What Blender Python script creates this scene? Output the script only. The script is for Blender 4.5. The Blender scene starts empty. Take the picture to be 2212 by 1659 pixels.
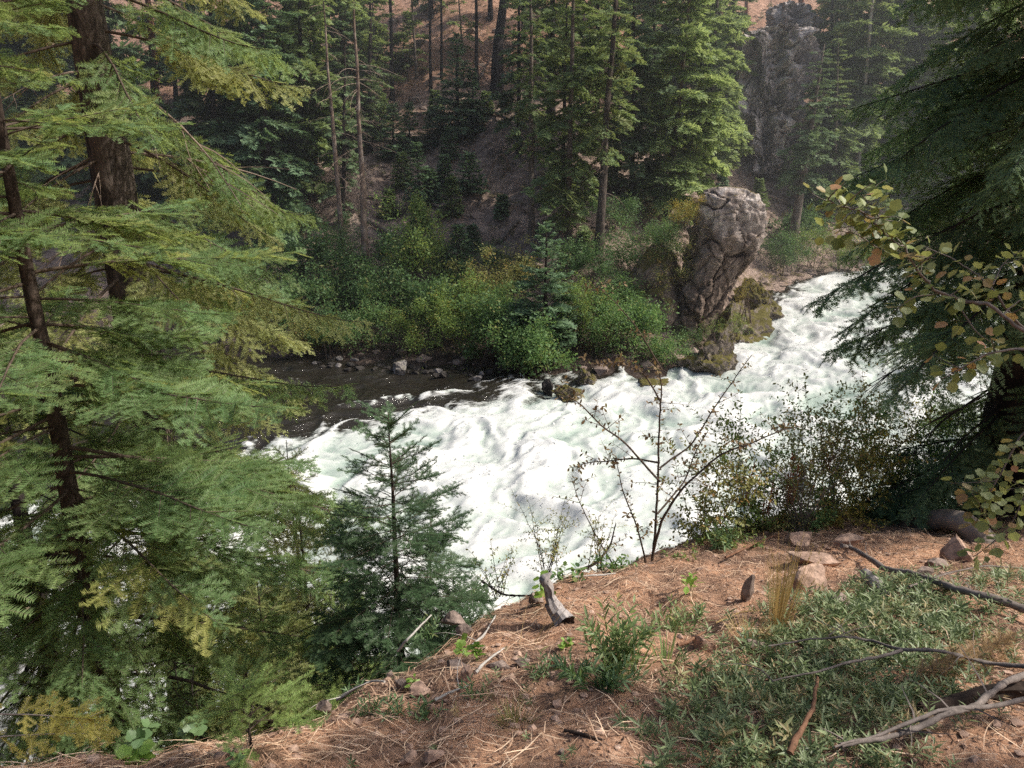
import bpy, math, random
import numpy as np

random.seed(5)
R = np.random.default_rng(11)
C = bpy.context.scene.collection
W_, H_ = 2212.0, 1659.0
FOC = W_ * 26 / 36
PITCH = math.radians(17)
CP, SP = math.cos(PITCH), math.sin(PITCH)
CAM = np.array([0.0, 0.0, 1.6])
SUN_AZ, SUN_EL = math.radians(90), math.radians(45)   # azimuth clockwise from +Y
SUN = np.array([math.sin(SUN_AZ) * math.cos(SUN_EL), math.cos(SUN_AZ) * math.cos(SUN_EL), math.sin(SUN_EL)])

def ray(u, v):
    xc, yu = (u - 1106) / FOC, (829.5 - v) / FOC
    return np.array([xc, yu * SP + CP, yu * CP - SP])
def at(u, v, y):                       # the point of the sight line through a photo position at distance y
    d = ray(u, v)
    return CAM + d * (y / d[1])
def px(y, n, v=829.5):                 # metres spanned by n photo pixels at distance y
    return n * y / ray(1106, v)[1] / FOC

# ---------------------------------------------------------------- noise
_p = np.random.default_rng(3).permutation(256)
_p = np.concatenate([_p, _p, _p])
_g = np.random.default_rng(4).normal(size=(256, 3))
_g /= np.linalg.norm(_g, axis=1)[:, None]
def pn(x, y, z=0.0):
    x, y, z = np.broadcast_arrays(np.asarray(x, float), np.asarray(y, float), np.asarray(z, float))
    xi, yi, zi = np.floor(x), np.floor(y), np.floor(z)
    xf, yf, zf = x - xi, y - yi, z - zi
    X, Y, Z = xi.astype(int) & 255, yi.astype(int) & 255, zi.astype(int) & 255
    f = lambda t: t * t * t * (t * (t * 6 - 15) + 10)
    u, v, w = f(xf), f(yf), f(zf)
    r = 0
    for i in (0, 1):
        for j in (0, 1):
            for k in (0, 1):
                g = _g[_p[_p[_p[X + i] + Y + j] + Z + k]]
                d = g[..., 0] * (xf - i) + g[..., 1] * (yf - j) + g[..., 2] * (zf - k)
                r = r + d * (u if i else 1 - u) * (v if j else 1 - v) * (w if k else 1 - w)
    return r * 1.5
def fbm(x, y, z=0.0, o=4, gain=0.5):
    r, a = 0, 1.0
    for i in range(o):
        r = r + a * pn(np.asarray(x) * 2 ** i + 13.7 * i, np.asarray(y) * 2 ** i + 5.3 * i, np.asarray(z) * 2 ** i)
        a *= gain
    return r
def smooth(a, b, x):
    t = np.clip((np.asarray(x, float) - a) / (b - a), 0, 1)
    return t * t * (3 - 2 * t)

# ---------------------------------------------------------------- terrain
_sx = [-90, -60, -30, -11.2, -6, -1.3, 3.1, 6, 9, 12.4, 15, 17, 22, 26, 34, 60, 100]
_sy = [66, 54, 43, 37.2, 36, 35, 33.6, 33.8, 35, 39.0, 44, 48.5, 53.5, 55.5, 57, 63, 74]
def shore(x): return np.interp(x, _sx, _sy)
def zwater(x, y):
    d = np.maximum(0, (np.asarray(x) * .55 + (np.asarray(y) - 35) * .83))
    return -8.4 + .062 * d - .012 * np.maximum(0, -(np.asarray(x) + 4))
_ex = [-30, -6, -2.2, -1.4, -1.0, -.75, -.5, -.25, 0, .5, 1.5, 2.5, 4, 8, 20, 40]
_ey = [1.2, 1.55, 1.66, 1.75, 1.85, 2.05, 2.65, 3.15, 3.6, 4.2, 5.4, 6.3, 7.0, 9, 16, 30]
_fx = np.linspace(-40, 60, 4001); _fe = np.interp(_fx, _ex, _ey)
_k = np.exp(-np.linspace(-2.5, 2.5, 21) ** 2); _k /= _k.sum()
_fe = np.concatenate([_fe[:10], np.convolve(_fe, _k, 'valid'), _fe[-10:]])
_fd = np.gradient(_fe, _fx); _fd = np.concatenate([_fd[:10], np.convolve(_fd, _k, 'valid'), _fd[-10:]])
def znear(x, y, micro=True):
    x, y = np.asarray(x, float), np.asarray(y, float)
    zb = lambda q: np.where(q > 1.8, -.2 - .33 * (q - 1.8), -.2 + .15 * (1.8 - q))
    z, dm = 0, 0
    for o, w in ((-.36, 1), (-.18, 2), (0, 3), (.18, 2), (.36, 1)):
        e = np.interp(x + o, _fx, _fe)
        d = np.maximum(0, y - e)
        q = .55 + .5 * smooth(-1.5, 0, x + o)
        z = z + w / 9 * np.maximum(zb(np.minimum(y, e)) - .33 * d - .95 * d * d / (d + q), -13); dm = dm + w / 9 * d
    d = dm
    if micro:
        z = z + .09 * fbm(x * .7, y * .7, 0, 3) + .05 * fbm(x * 2.1, y * 2.1, 4, 3) * smooth(0.5, 2, y)
        z = z + smooth(1.2, 4, d) * .35 * fbm(x * .35, y * .35, 9, 3)
    return z
def zfar(x, y, micro=True):
    x, y = np.asarray(x, float), np.asarray(y, float)
    s = shore(x)
    d = (y - s) * .93
    zw = zwater(x, s)
    up = np.where(d < 0, .45 * d, .22 * np.minimum(d, 2.5) + .62 * np.maximum(0, d - 2.5))
    up = np.maximum(up, -2.5)
    up = np.where(up > 40, 40 + (up - 40) * .35, up)
    z = zw + up
    if micro:
        z = z + smooth(0.5, 8, d) * (1.3 * fbm(x * .09, y * .09, 2, 3) + .5 * fbm(x * .35, y * .35, 7, 3)) + .12 * fbm(x * 1.1, y * 1.1, 1, 3)
    return z
def march(f, u, v, t0, t1, n=4000):
    d = ray(u, v)
    t = np.geomspace(t0, t1, n)
    P = CAM + d * t[:, None]
    g = P[:, 2] - f(P[:, 0], P[:, 1])
    k = np.nonzero(g < 0)[0]
    if len(k) == 0:
        return None
    k = max(1, k[0])
    a = g[k - 1] / (g[k - 1] - g[k] + 1e-9)
    return CAM + d * (t[k - 1] + (t[k] - t[k - 1]) * a)
def near(u, v):
    p = march(znear, u, v, 1.0, 30)
    return p
def far(u, v):
    return march(zfar, u, v, 25, 200)
def onwater(u, v):
    return march(zwater, u, v, 8, 90)

# ---------------------------------------------------------------- meshes
class MB:
    def __init__(s):
        s.V, s.Fq, s.Ft, s.A, s.B, s.mq, s.mt, s.n = [], [], [], [], [], [], [], 0
    def add(s, V, F, var=.5, age=0., mat=0):
        V = np.asarray(V, float).reshape(-1, 3)
        F = np.asarray(F, int)
        if len(V) == 0 or len(F) == 0: return
        s.V.append(V)
        s.A.append(np.broadcast_to(np.asarray(var, float), (len(V),)))
        s.B.append(np.broadcast_to(np.asarray(age, float), (len(V),)))
        m = np.broadcast_to(np.asarray(mat, int), (len(F),))
        if F.shape[1] == 3: s.Ft.append(F + s.n); s.mt.append(m)
        else: s.Fq.append(F + s.n); s.mq.append(m)
        s.n += len(V)
    def tube(s, P, r, k=6, var=.5, age=0., mat=0, cap=True, rough=0., seed=0.):
        P = np.asarray(P, float); n = len(P)
        r = np.broadcast_to(np.asarray(r, float), (n,))
        t = np.gradient(P, axis=0); t /= np.linalg.norm(t, axis=1)[:, None] + 1e-9
        m = t.mean(0)
        ref = np.array([1., 0, 0]) if abs(m[0]) < .6 else np.array([0, 1., 0]) if abs(m[1]) < .6 else np.array([0, 0, 1.])
        a = np.cross(t, ref); a /= np.linalg.norm(a, axis=1)[:, None] + 1e-9
        b = np.cross(t, a)
        th = np.arange(k) * 2 * math.pi / k
        rr = r[:, None] * np.ones(k)
        if rough:
            q = P[:, None, :] + a[:, None, :] * np.cos(th)[None, :, None] * .3 + b[:, None, :] * np.sin(th)[None, :, None] * .3
            sc = .5 / max(r.max(), 1e-3)
            c, sn = np.cos(th) * 1.6, np.sin(th) * 1.6
            along = np.linalg.norm(P - P[0], axis=1) * sc * .35
            rr = rr * (1 + rough * fbm(c[None, :] + seed, sn[None, :] + seed * .7, along[:, None] + seed, 3))
        V = P[:, None, :] + rr[..., None] * (a[:, None, :] * np.cos(th)[None, :, None] + b[:, None, :] * np.sin(th)[None, :, None])
        i, j = np.meshgrid(np.arange(n - 1), np.arange(k), indexing='ij')
        jn = (j + 1) % k
        F = np.stack([i * k + j, i * k + jn, (i + 1) * k + jn, (i + 1) * k + j], -1).reshape(-1, 4)
        s.add(V.reshape(-1, 3), F, var, age, mat)
        if cap:
            for e, off in ((0, 0), (n - 1, (n - 1) * k)):
                Vc = np.vstack([V[e], P[e][None]])
                f = np.stack([np.arange(k), (np.arange(k) + 1) % k, np.full(k, k)], -1)
                s.add(Vc, f if e else f[:, ::-1], var, age, mat)
    def build(s, name, mats, parent=None, smooth_=False, origin=None):
        me = bpy.data.meshes.new(name)
        V = np.concatenate(s.V) if s.V else np.zeros((0, 3))
        if origin is not None: V = V - np.asarray(origin)
        nt = sum(len(f) for f in s.Ft); nq = sum(len(f) for f in s.Fq)
        me.vertices.add(len(V)); me.vertices.foreach_set('co', V.astype(np.float32).ravel())
        loops = np.concatenate([f.ravel() for f in s.Ft] + [f.ravel() for f in s.Fq]).astype(np.int32)
        me.loops.add(len(loops)); me.loops.foreach_set('vertex_index', loops)
        st = np.concatenate([np.arange(nt) * 3, nt * 3 + np.arange(nq) * 4]).astype(np.int32)
        me.polygons.add(nt + nq); me.polygons.foreach_set('loop_start', st)
        mi = np.concatenate(s.mt + s.mq).astype(np.int32)
        if not isinstance(mats, (list, tuple)): mats = [mats]
        for m in mats: me.materials.append(m)
        me.polygons.foreach_set('material_index', mi)
        me.polygons.foreach_set('use_smooth', np.full(nt + nq, bool(smooth_)))
        for nm, L in (('var', s.A), ('age', s.B)):
            at_ = me.attributes.new(nm, 'FLOAT', 'POINT')
            at_.data.foreach_set('value', np.concatenate(L).astype(np.float32))
        me.update(calc_edges=True)
        o = bpy.data.objects.new(name, me); C.objects.link(o)
        if parent is not None: o.parent = parent
        if origin is not None and parent is None: o.location = tuple(origin)
        return o

def tag(o, label, cat, group=None):
    o['label'] = label; o['category'] = cat
    if group: o['group'] = group
    return o
def thing(name, label, cat, loc, group=None):
    o = bpy.data.objects.new(name, None); C.objects.link(o)
    o.location = tuple(float(q) for q in loc); o.empty_display_size = .1
    return tag(o, label, cat, group)

# ---------------------------------------------------------------- materials
def new_mat(name):
    m = bpy.data.materials.new(name); m.use_nodes = True
    nt = m.node_tree; nt.nodes.clear()
    out = nt.nodes.new('ShaderNodeOutputMaterial')
    return m, nt, out
def N(nt, t, **kw):
    n = nt.nodes.new(t)
    for k, v in kw.items():
        if k.startswith('i_'): n.inputs[k[2:].replace('_', ' ')].default_value = v
        else: setattr(n, k, v)
    return n
def ramp(nt, stops, inp=None):
    n = nt.nodes.new('ShaderNodeValToRGB')
    e = n.color_ramp.elements
    while len(e) < len(stops): e.new(.5)
    for q, (p, c) in zip(e, stops):
        q.position = p; q.color = (*c, 1) if len(c) == 3 else c
    if inp is not None: nt.links.new(inp, n.inputs[0])
    return n
def mixc(nt, fac, a, b, mode='MIX'):
    n = nt.nodes.new('ShaderNodeMix'); n.data_type = 'RGBA'; n.blend_type = mode
    for sock, val in ((n.inputs[0], fac), (n.inputs[6], a), (n.inputs[7], b)):
        if hasattr(val, 'links'): nt.links.new(val, sock)
        else: sock.default_value = val if not isinstance(val, tuple) else (*val, 1)
    return n.outputs[2]
def coords(nt, scale=(1, 1, 1)):
    tc = nt.nodes.new('ShaderNodeTexCoord'); mp = nt.nodes.new('ShaderNodeMapping')
    mp.inputs['Scale'].default_value = scale
    nt.links.new(tc.outputs['Object'], mp.inputs[0])
    return mp.outputs[0]
def noise(nt, co, scale, detail=5, rough=.6, dist=0.):
    n = N(nt, 'ShaderNodeTexNoise', i_Scale=scale, i_Detail=detail, i_Roughness=rough, i_Distortion=dist)
    nt.links.new(co, n.inputs['Vector'])
    return n.outputs['Fac']
def attr(nt, name):
    n = nt.nodes.new('ShaderNodeAttribute'); n.attribute_name = name
    return n.outputs['Fac']
def principled(nt, out, col, rough=.8, spec=.3, bump=None, bstr=.5, bdist=.02):
    b = N(nt, 'ShaderNodeBsdfPrincipled', i_Roughness=rough)
    b.inputs['Specular IOR Level'].default_value = spec
    if hasattr(col, 'links'): nt.links.new(col, b.inputs['Base Color'])
    else: b.inputs['Base Color'].default_value = (*col, 1)
    if bump is not None:
        bp = N(nt, 'ShaderNodeBump', i_Strength=bstr, i_Distance=bdist)
        nt.links.new(bump, bp.inputs['Height']); nt.links.new(bp.outputs[0], b.inputs['Normal'])
    nt.links.new(b.outputs[0], out.inputs[0])
    return b
def leaf_mat(name, dark, mid, light, aged, trans, tf=.4, rough=.55, spec=.25):
    """foliage: colour from the var attribute, aged parts towards another colour, part of the light let through"""
    m, nt, out = new_mat(name)
    r = ramp(nt, [(0, dark), (.5, mid), (1, light)], attr(nt, 'var'))
    c = mixc(nt, attr(nt, 'age'), r.outputs[0], aged)
    b = N(nt, 'ShaderNodeBsdfPrincipled', i_Roughness=rough); b.inputs['Specular IOR Level'].default_value = spec
    nt.links.new(c, b.inputs['Base Color'])
    t = nt.nodes.new('ShaderNodeBsdfTranslucent')
    tc = mixc(nt, .55, c, trans)
    nt.links.new(tc, t.inputs[0])
    mx = nt.nodes.new('ShaderNodeMixShader'); mx.inputs[0].default_value = tf
    nt.links.new(b.outputs[0], mx.inputs[1]); nt.links.new(t.outputs[0], mx.inputs[2])
    nt.links.new(mx.outputs[0], out.inputs[0])
    return m
def bark_mat(name, a, b, c=None, sc=14, zs=.22, bs=.8):
    """furrowed bark: long dark cracks between paler plates"""
    m, nt, out = new_mat(name)
    co = coords(nt, (1, 1, zs))
    n1 = noise(nt, co, sc, 8, .7, .9); n2 = noise(nt, coords(nt, (1, 1, zs * 1.8)), sc * 2.6, 5, .7, .5); n3 = noise(nt, coords(nt), sc * .25, 3)
    r = ramp(nt, [(.30, tuple(q * .45 for q in a)), (.44, a), (.66, b)], n1)
    k = ramp(nt, [(.3, (.55, .55, .55)), (.65, (1.15, 1.12, 1.1))], n2)
    col = mixc(nt, 1.0, r.outputs[0], k.outputs[0], 'MULTIPLY')
    if c:
        f = ramp(nt, [(.50, (0, 0, 0)), (.66, (.8, .8, .8))], n3)
        col = mixc(nt, f.outputs[0], col, c)
    principled(nt, out, col, .9, .15, mixc(nt, .35, n1, n2), bs, .04)
    return m
def plain_mat(name, a, b, sc=8, rough=.85, spec=.2, bs=.4, zs=1):
    m, nt, out = new_mat(name)
    n1 = noise(nt, coords(nt, (1, 1, zs)), sc, 6, .65)
    r = ramp(nt, [(.3, a), (.72, b)], n1)
    principled(nt, out, r.outputs[0], rough, spec, n1, bs, .01)
    return m
def rock_mat(name, a, b, c, moss=None, moss_lo=.5, sc=2.0, bd=.03, sw=.6, stain=None):
    """stone in three tones with pits; moss where noise and upward slope agree"""
    m, nt, out = new_mat(name)
    co = coords(nt)
    n1 = noise(nt, co, sc, 8, .65, .3); n2 = noise(nt, co, sc * 5, 6, .7)
    r = ramp(nt, [(.28, a), (.5, b), (.72, c)], n1)
    k = ramp(nt, [(.3, (.45, .45, .45)), (.6, (1.1, 1.1, 1.1))], n2)
    col = mixc(nt, 1.0, r.outputs[0], k.outputs[0], 'MULTIPLY')
    v = N(nt, 'ShaderNodeTexVoronoi', i_Scale=sc * 4); nt.links.new(co, v.inputs['Vector'])
    vr = ramp(nt, [(0, (.3, .3, .3)), (.25, (1, 1, 1))], v.outputs['Distance'])
    col = mixc(nt, .5, col, mixc(nt, 1.0, col, vr.outputs[0], 'MULTIPLY'))
    if moss:
        g = nt.nodes.new('ShaderNodeNewGeometry'); sx = nt.nodes.new('ShaderNodeSeparateXYZ')
        nt.links.new(g.outputs['Normal'], sx.inputs[0])
        n3 = noise(nt, co, sc * 1.3, 5, .6)
        ma = N(nt, 'ShaderNodeMath', operation='MULTIPLY_ADD'); nt.links.new(sx.outputs['Z'], ma.inputs[0]); ma.inputs[1].default_value = .3
        nt.links.new(n3, ma.inputs[2])
        f = ramp(nt, [(moss_lo, (0, 0, 0)), (moss_lo + .14, (1, 1, 1))], ma.outputs[0])
        mc = ramp(nt, [(.3, tuple(q * .5 for q in moss)), (.7, moss)], n2)
        col = mixc(nt, f.outputs[0], col, mc.outputs[0])
    if stain:
        z0, z1, sc_ = stain
        tc = nt.nodes.new('ShaderNodeTexCoord'); s2 = nt.nodes.new('ShaderNodeSeparateXYZ'); nt.links.new(tc.outputs['Object'], s2.inputs[0])
        mr = N(nt, 'ShaderNodeMapRange'); nt.links.new(s2.outputs['Z'], mr.inputs[0]); mr.inputs[1].default_value = z0; mr.inputs[2].default_value = z1; mr.inputs[3].default_value = .62; mr.inputs[4].default_value = -.1
        n5 = noise(nt, coords(nt, (1, 1, .6)), sc_, 6, .7, .5)
        ad = N(nt, 'ShaderNodeMath', operation='ADD'); nt.links.new(mr.outputs[0], ad.inputs[0]); nt.links.new(n5, ad.inputs[1])
        f = ramp(nt, [(.55, (0, 0, 0)), (.72, (.9, .9, .9))], ad.outputs[0])
        col = mixc(nt, f.outputs[0], col, mixc(nt, 1.0, col, (.5, .43, .37), 'MULTIPLY'))
    h = mixc(nt, .5, n1, n2)
    principled(nt, out, col, .88, .25, h, sw, bd)
    return m

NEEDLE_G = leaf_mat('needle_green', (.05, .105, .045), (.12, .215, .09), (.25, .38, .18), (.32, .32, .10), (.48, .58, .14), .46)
NEEDLE_Y = leaf_mat('needle_sunlit', (.085, .115, .04), (.22, .275, .10), (.47, .50, .24), (.38, .33, .13), (.62, .62, .18), .46)  # sun on the boughs put into the needle colour as yellow green
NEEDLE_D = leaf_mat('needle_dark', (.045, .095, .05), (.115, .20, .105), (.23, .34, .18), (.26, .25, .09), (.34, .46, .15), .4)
NEEDLE_SEED = leaf_mat('needle_seedling', (.10, .16, .04), (.20, .30, .09), (.32, .43, .16), (.3, .3, .08), (.5, .58, .12), .4)
NEEDLE_YEL = leaf_mat('needle_yellow', (.16, .16, .03), (.29, .28, .07), (.42, .40, .13), (.25, .19, .05), (.6, .55, .10), .45)
NEEDLE_DRY = leaf_mat('needle_dry', (.12, .07, .03), (.26, .16, .07), (.40, .27, .13), (.3, .15, .06), (.4, .25, .1), .2)
NEEDLE_RED = leaf_mat('needle_dead_red', (.2, .06, .03), (.36, .13, .06), (.5, .22, .1), (.4, .15, .06), (.5, .2, .1), .3)
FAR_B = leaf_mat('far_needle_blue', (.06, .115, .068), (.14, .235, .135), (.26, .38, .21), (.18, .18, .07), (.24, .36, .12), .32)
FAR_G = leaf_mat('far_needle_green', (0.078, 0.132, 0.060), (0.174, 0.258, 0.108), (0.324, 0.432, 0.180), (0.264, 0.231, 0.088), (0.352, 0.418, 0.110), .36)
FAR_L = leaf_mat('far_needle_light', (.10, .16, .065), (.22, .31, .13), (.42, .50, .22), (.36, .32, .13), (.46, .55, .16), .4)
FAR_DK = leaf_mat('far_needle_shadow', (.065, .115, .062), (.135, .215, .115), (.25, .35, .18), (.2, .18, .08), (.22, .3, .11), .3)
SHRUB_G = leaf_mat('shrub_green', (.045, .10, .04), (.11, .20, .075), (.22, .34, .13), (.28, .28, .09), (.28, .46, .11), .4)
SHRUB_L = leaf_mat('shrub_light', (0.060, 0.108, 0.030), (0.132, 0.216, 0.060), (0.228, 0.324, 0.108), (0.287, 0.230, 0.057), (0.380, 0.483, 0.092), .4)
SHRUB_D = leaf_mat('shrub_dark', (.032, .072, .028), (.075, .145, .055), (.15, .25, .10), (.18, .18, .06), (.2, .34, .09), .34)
SHRUB_Y = leaf_mat('shrub_yellow', (.14, .13, .03), (.27, .23, .05), (.38, .33, .09), (.3, .18, .06), (.5, .42, .08), .4)
LEAF_BR = leaf_mat('leaf_brown', (.09, .055, .03), (.20, .13, .065), (.30, .22, .11), (.13, .15, .05), (.38, .24, .09), .3)
LEAF_OL = leaf_mat('leaf_olive', (.09, .10, .035), (.20, .21, .07), (.34, .34, .12), (.40, .22, .08), (.42, .42, .1), .35)
LEAF_HAW = leaf_mat('leaf_currant', (.09, .13, .035), (.19, .24, .08), (.33, .38, .17), (.46, .20, .11), (.45, .46, .12), .35, .45, .4)
LEAF_LOW = leaf_mat('leaf_lowplant', (0.054, 0.108, 0.042), (0.120, 0.204, 0.084), (0.228, 0.324, 0.156), (0.230, 0.230, 0.081), (0.287, 0.414, 0.115), .3, .45, .4)
LEAF_WIL = leaf_mat('leaf_willowherb', (0.092, 0.149, 0.052), (0.184, 0.265, 0.103), (0.345, 0.414, 0.207), (0.345, 0.299, 0.115), (0.414, 0.483, 0.138), .35, .45, .4)
LEAF_BRT = leaf_mat('leaf_bright', (.10, .2, .03), (.2, .34, .06), (.3, .44, .12), (.4, .36, .1), (.45, .6, .1), .4, .45, .4)
GRASS_DRY = leaf_mat('grass_dry', (.25, .16, .06), (.42, .29, .12), (.56, .42, .2), (.45, .22, .08), (.5, .36, .12), .3)
BARK_FIR = bark_mat('bark_fir', (.045, .034, .028), (.11, .085, .07), None, 16, .5, .6)
BARK_BIG = bark_mat('bark_big', (.05, .042, .037), (.165, .135, .115), None, 9, .3, 1.0)
BARK_RED = bark_mat('bark_red', (.11, .05, .033), (.28, .13, .085), None, 5, .3, .8)
BARK_GREY = bark_mat('bark_grey', (.10, .085, .075), (.25, .21, .18), None, 6, .3, .6)
BARK_SNAG = bark_mat('bark_snag', (.13, .095, .075), (.32, .25, .2), (.36, .31, .27), 5, .2, .6)
BARK_DARK = bark_mat('bark_dark', (.022, .018, .018), (.06, .048, .045), None, 6, .3, .6)
BARK_PALE = plain_mat('bark_pale', (.26, .24, .22), (.5, .47, .43), 12, .8, .2, .3)
TWIG = plain_mat('twig', (.05, .036, .028), (.12, .09, .07), 20)
TWIG_GREY = plain_mat('twig_grey', (.10, .085, .075), (.24, .2, .18), 30)
TWIG_DEAD = plain_mat('twig_dead', (.15, .11, .09), (.32, .25, .2), 10)
TWIG_DARK = plain_mat('twig_dark', (.018, .015, .014), (.05, .04, .036), 20)
TWIG_RED = plain_mat('twig_red', (.12, .05, .04), (.24, .11, .08), 20)
WOOD_WEATH = plain_mat('wood_weathered', (.16, .145, .14), (.42, .38, .36), 22, .85, .2, .8, .15)
WOOD_BROWN = plain_mat('wood_brown', (.10, .05, .03), (.24, .13, .08), 22, .85, .2, .6, .2)
WOOD_CUT = plain_mat('wood_cut', (.04, .032, .028), (.10, .08, .07), 30)
WOOD_ROT = plain_mat('wood_rotten', (.012, .01, .009), (.07, .05, .04), 14, .95, .1, .9)
SKY_K, SUN_K = .15, 5.0
# ================================================================ setting
def grid_mesh(name, xs, ys, zf_, mat, mask=None):
    X, Y = np.meshgrid(xs, ys, indexing='ij')
    Z = zf_(X, Y)
    mb = MB(); nx, ny = X.shape
    i, j = np.meshgrid(np.arange(nx - 1), np.arange(ny - 1), indexing='ij')
    F = np.stack([i * ny + j, (i + 1) * ny + j, (i + 1) * ny + j + 1, i * ny + j + 1], -1).reshape(-1, 4)
    var = np.full(X.size, .5); age = np.zeros(X.size)
    if mask is not None:
        keep, var, age, Z = mask(X, Y, Z)
        F = F[keep[:-1, :-1].ravel() | keep[1:, 1:].ravel()]
        var, age = var.ravel(), age.ravel()
    mb.add(np.stack([X, Y, Z], -1).reshape(-1, 3), F, var, age)
    o = mb.build(name, mat, None, True)
    o['kind'] = 'structure'
    return o

# --- near bank: duff of fallen needles, bare pinkish earth, gravel
m, nt, out = new_mat('forest_floor')
co = coords(nt)
n1 = noise(nt, co, 1.3, 6, .65); n2 = noise(nt, co, 26, 6, .75, .4); n3 = noise(nt, co, 90, 4, .8)
n4 = noise(nt, coords(nt, (1, .25, 1)), 60, 3, .7, 1.5)
earth = ramp(nt, [(.28, (.21, .105, .066)), (.5, (.53, .30, .185)), (.75, (.72, .50, .36))], n2)
duff = ramp(nt, [(.3, (.08, .05, .04)), (.55, (.25, .155, .11)), (.75, (.50, .33, .22))], n4)
f = ramp(nt, [(.42, (0, 0, 0)), (.58, (1, 1, 1))], n1)
col = mixc(nt, f.outputs[0], earth.outputs[0], duff.outputs[0])
g = ramp(nt, [(.25, (.4, .4, .4)), (.55, (1.05, 1.05, 1.05))], n3)
col = mixc(nt, .8, col, mixc(nt, 1.0, col, g.outputs[0], 'MULTIPLY'))
h = mixc(nt, .5, n2, n3)
principled(nt, out, col, .95, .1, h, .8, .03)
FLOOR = m
def axis(*segs):
    return np.unique(np.round(np.concatenate([np.arange(a, b, s) for a, b, s in segs]), 4))
gx = axis((-60, -20, 2), (-20, -5, .3), (-5, 7, .045), (7, 14, .25), (14, 60.1, 1.5))
gy = axis((-30, -2, 2), (-2, .8, .25), (.8, 7.5, .04), (7.5, 12, .2), (12, 34, .8))
def gfine(x, y):
    return znear(x, y) + .042 * fbm(x * 4.2, y * 4.2, 2, 3) * smooth(.5, 1.5, y) + .009 * fbm(x * 22, y * 22, 1, 2)
def near_mask(X, Y, Z):
    Z = gfine(X, Y)
    return Z > -12.5, np.full(X.shape, .5), np.zeros(X.shape), Z
ground = grid_mesh('ground', gx, gy, lambda x, y: znear(x, y), FLOOR, near_mask)

# --- far side: steep slope of brown dirt and stones
m, nt, out = new_mat('hillside_earth')
co = coords(nt)
n1 = noise(nt, co, .12, 5, .6, .5); n2 = noise(nt, co, 1.6, 8, .72, .3); n3 = noise(nt, co, 7, 5, .75)
low = ramp(nt, [(.28, (.08, .06, .052)), (.5, (.28, .21, .175)), (.72, (.52, .41, .34))], n2)
high = ramp(nt, [(.28, (.14, .08, .055)), (.5, (.38, .225, .155)), (.75, (.60, .40, .30))], n2)  # sunlit pink of the upper slope, put into the earth colour by height
tc = nt.nodes.new('ShaderNodeTexCoord'); sx = nt.nodes.new('ShaderNodeSeparateXYZ'); nt.links.new(tc.outputs['Object'], sx.inputs[0])
mr = N(nt, 'ShaderNodeMapRange'); nt.links.new(sx.outputs['Z'], mr.inputs[0]); mr.inputs[1].default_value = 1; mr.inputs[2].default_value = 12
mm = N(nt, 'ShaderNodeMath', operation='MULTIPLY_ADD'); nt.links.new(n1, mm.inputs[0]); mm.inputs[1].default_value = 1.6; nt.links.new(mr.outputs[0], mm.inputs[2])
f = ramp(nt, [(.45, (0, 0, 0)), (.62, (1, 1, 1))])
ms = N(nt, 'ShaderNodeMath', operation='MULTIPLY'); nt.links.new(mm.outputs[0], ms.inputs[0]); ms.inputs[1].default_value = .42; nt.links.new(ms.outputs[0], f.inputs[0])
col = mixc(nt, f.outputs[0], low.outputs[0], high.outputs[0])
g = ramp(nt, [(.3, (.45, .45, .45)), (.6, (1.1, 1.1, 1.1))], n3)
col = mixc(nt, 1.0, col, g.outputs[0], 'MULTIPLY')
wet = N(nt, 'ShaderNodeMapRange'); nt.links.new(sx.outputs['Z'], wet.inputs[0]); wet.inputs[1].default_value = -8.2; wet.inputs[2].default_value = -7.3; wet.inputs[3].default_value = .28; wet.inputs[4].default_value = 1.0
wr = ramp(nt, [(0, (0, 0, 0)), (1, (1, 1, 1))], wet.outputs[0])
col = mixc(nt, 1.0, col, wr.outputs[0], 'MULTIPLY')
principled(nt, out, col, .95, .1, mixc(nt, .5, n2, n3), 1.0, .25)
hx = axis((-95, -40, 2.5), (-40, 45, .45), (45, 171, 2.5))
hy = axis((24, 30, 1), (30, 75, .35), (75, 260, 2.5))
def far_mask(X, Y, Z):
    Z = Z + .07 * fbm(X * 1.7, Y * 1.7, 3, 3)
    return (Y - shore(X)) > -6, np.full(X.shape, .5), np.zeros(X.shape), Z
hillside = grid_mesh('hillside', hx, hy, lambda x, y: zfar(x, y), m, far_mask)

# --- river
m, nt, out = new_mat('river_water')
co = coords(nt)
fo = attr(nt, 'var'); hg = attr(nt, 'age')
n1 = noise(nt, coords(nt, (1, 1.4, 1)), .9, 10, .68, 1.6)
n2 = noise(nt, co, 7, 6, .75, .6)
a1 = N(nt, 'ShaderNodeMath', operation='MULTIPLY_ADD'); nt.links.new(n1, a1.inputs[0]); a1.inputs[1].default_value = .9; nt.links.new(fo, a1.inputs[2])
a2 = N(nt, 'ShaderNodeMath', operation='MULTIPLY_ADD'); nt.links.new(n2, a2.inputs[0]); a2.inputs[1].default_value = .45; nt.links.new(a1.outputs[0], a2.inputs[2])
ff = ramp(nt, [(.0, (0, 0, 0)), (.47, (0, 0, 0)), (.62, (1, 1, 1))])
a3 = N(nt, 'ShaderNodeMath', operation='MULTIPLY'); nt.links.new(a2.outputs[0], a3.inputs[0]); a3.inputs[1].default_value = .5; nt.links.new(a3.outputs[0], ff.inputs[0])
tint = ramp(nt, [(.27, (.15, .21, .18)), (.40, (.29, .355, .315)), (.50, (.42, .465, .43)), (.62, (.54, .555, .54)), (.82, (.64, .64, .63))])
a4 = N(nt, 'ShaderNodeMath', operation='MULTIPLY_ADD'); nt.links.new(n2, a4.inputs[0]); a4.inputs[1].default_value = .35; 
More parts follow.
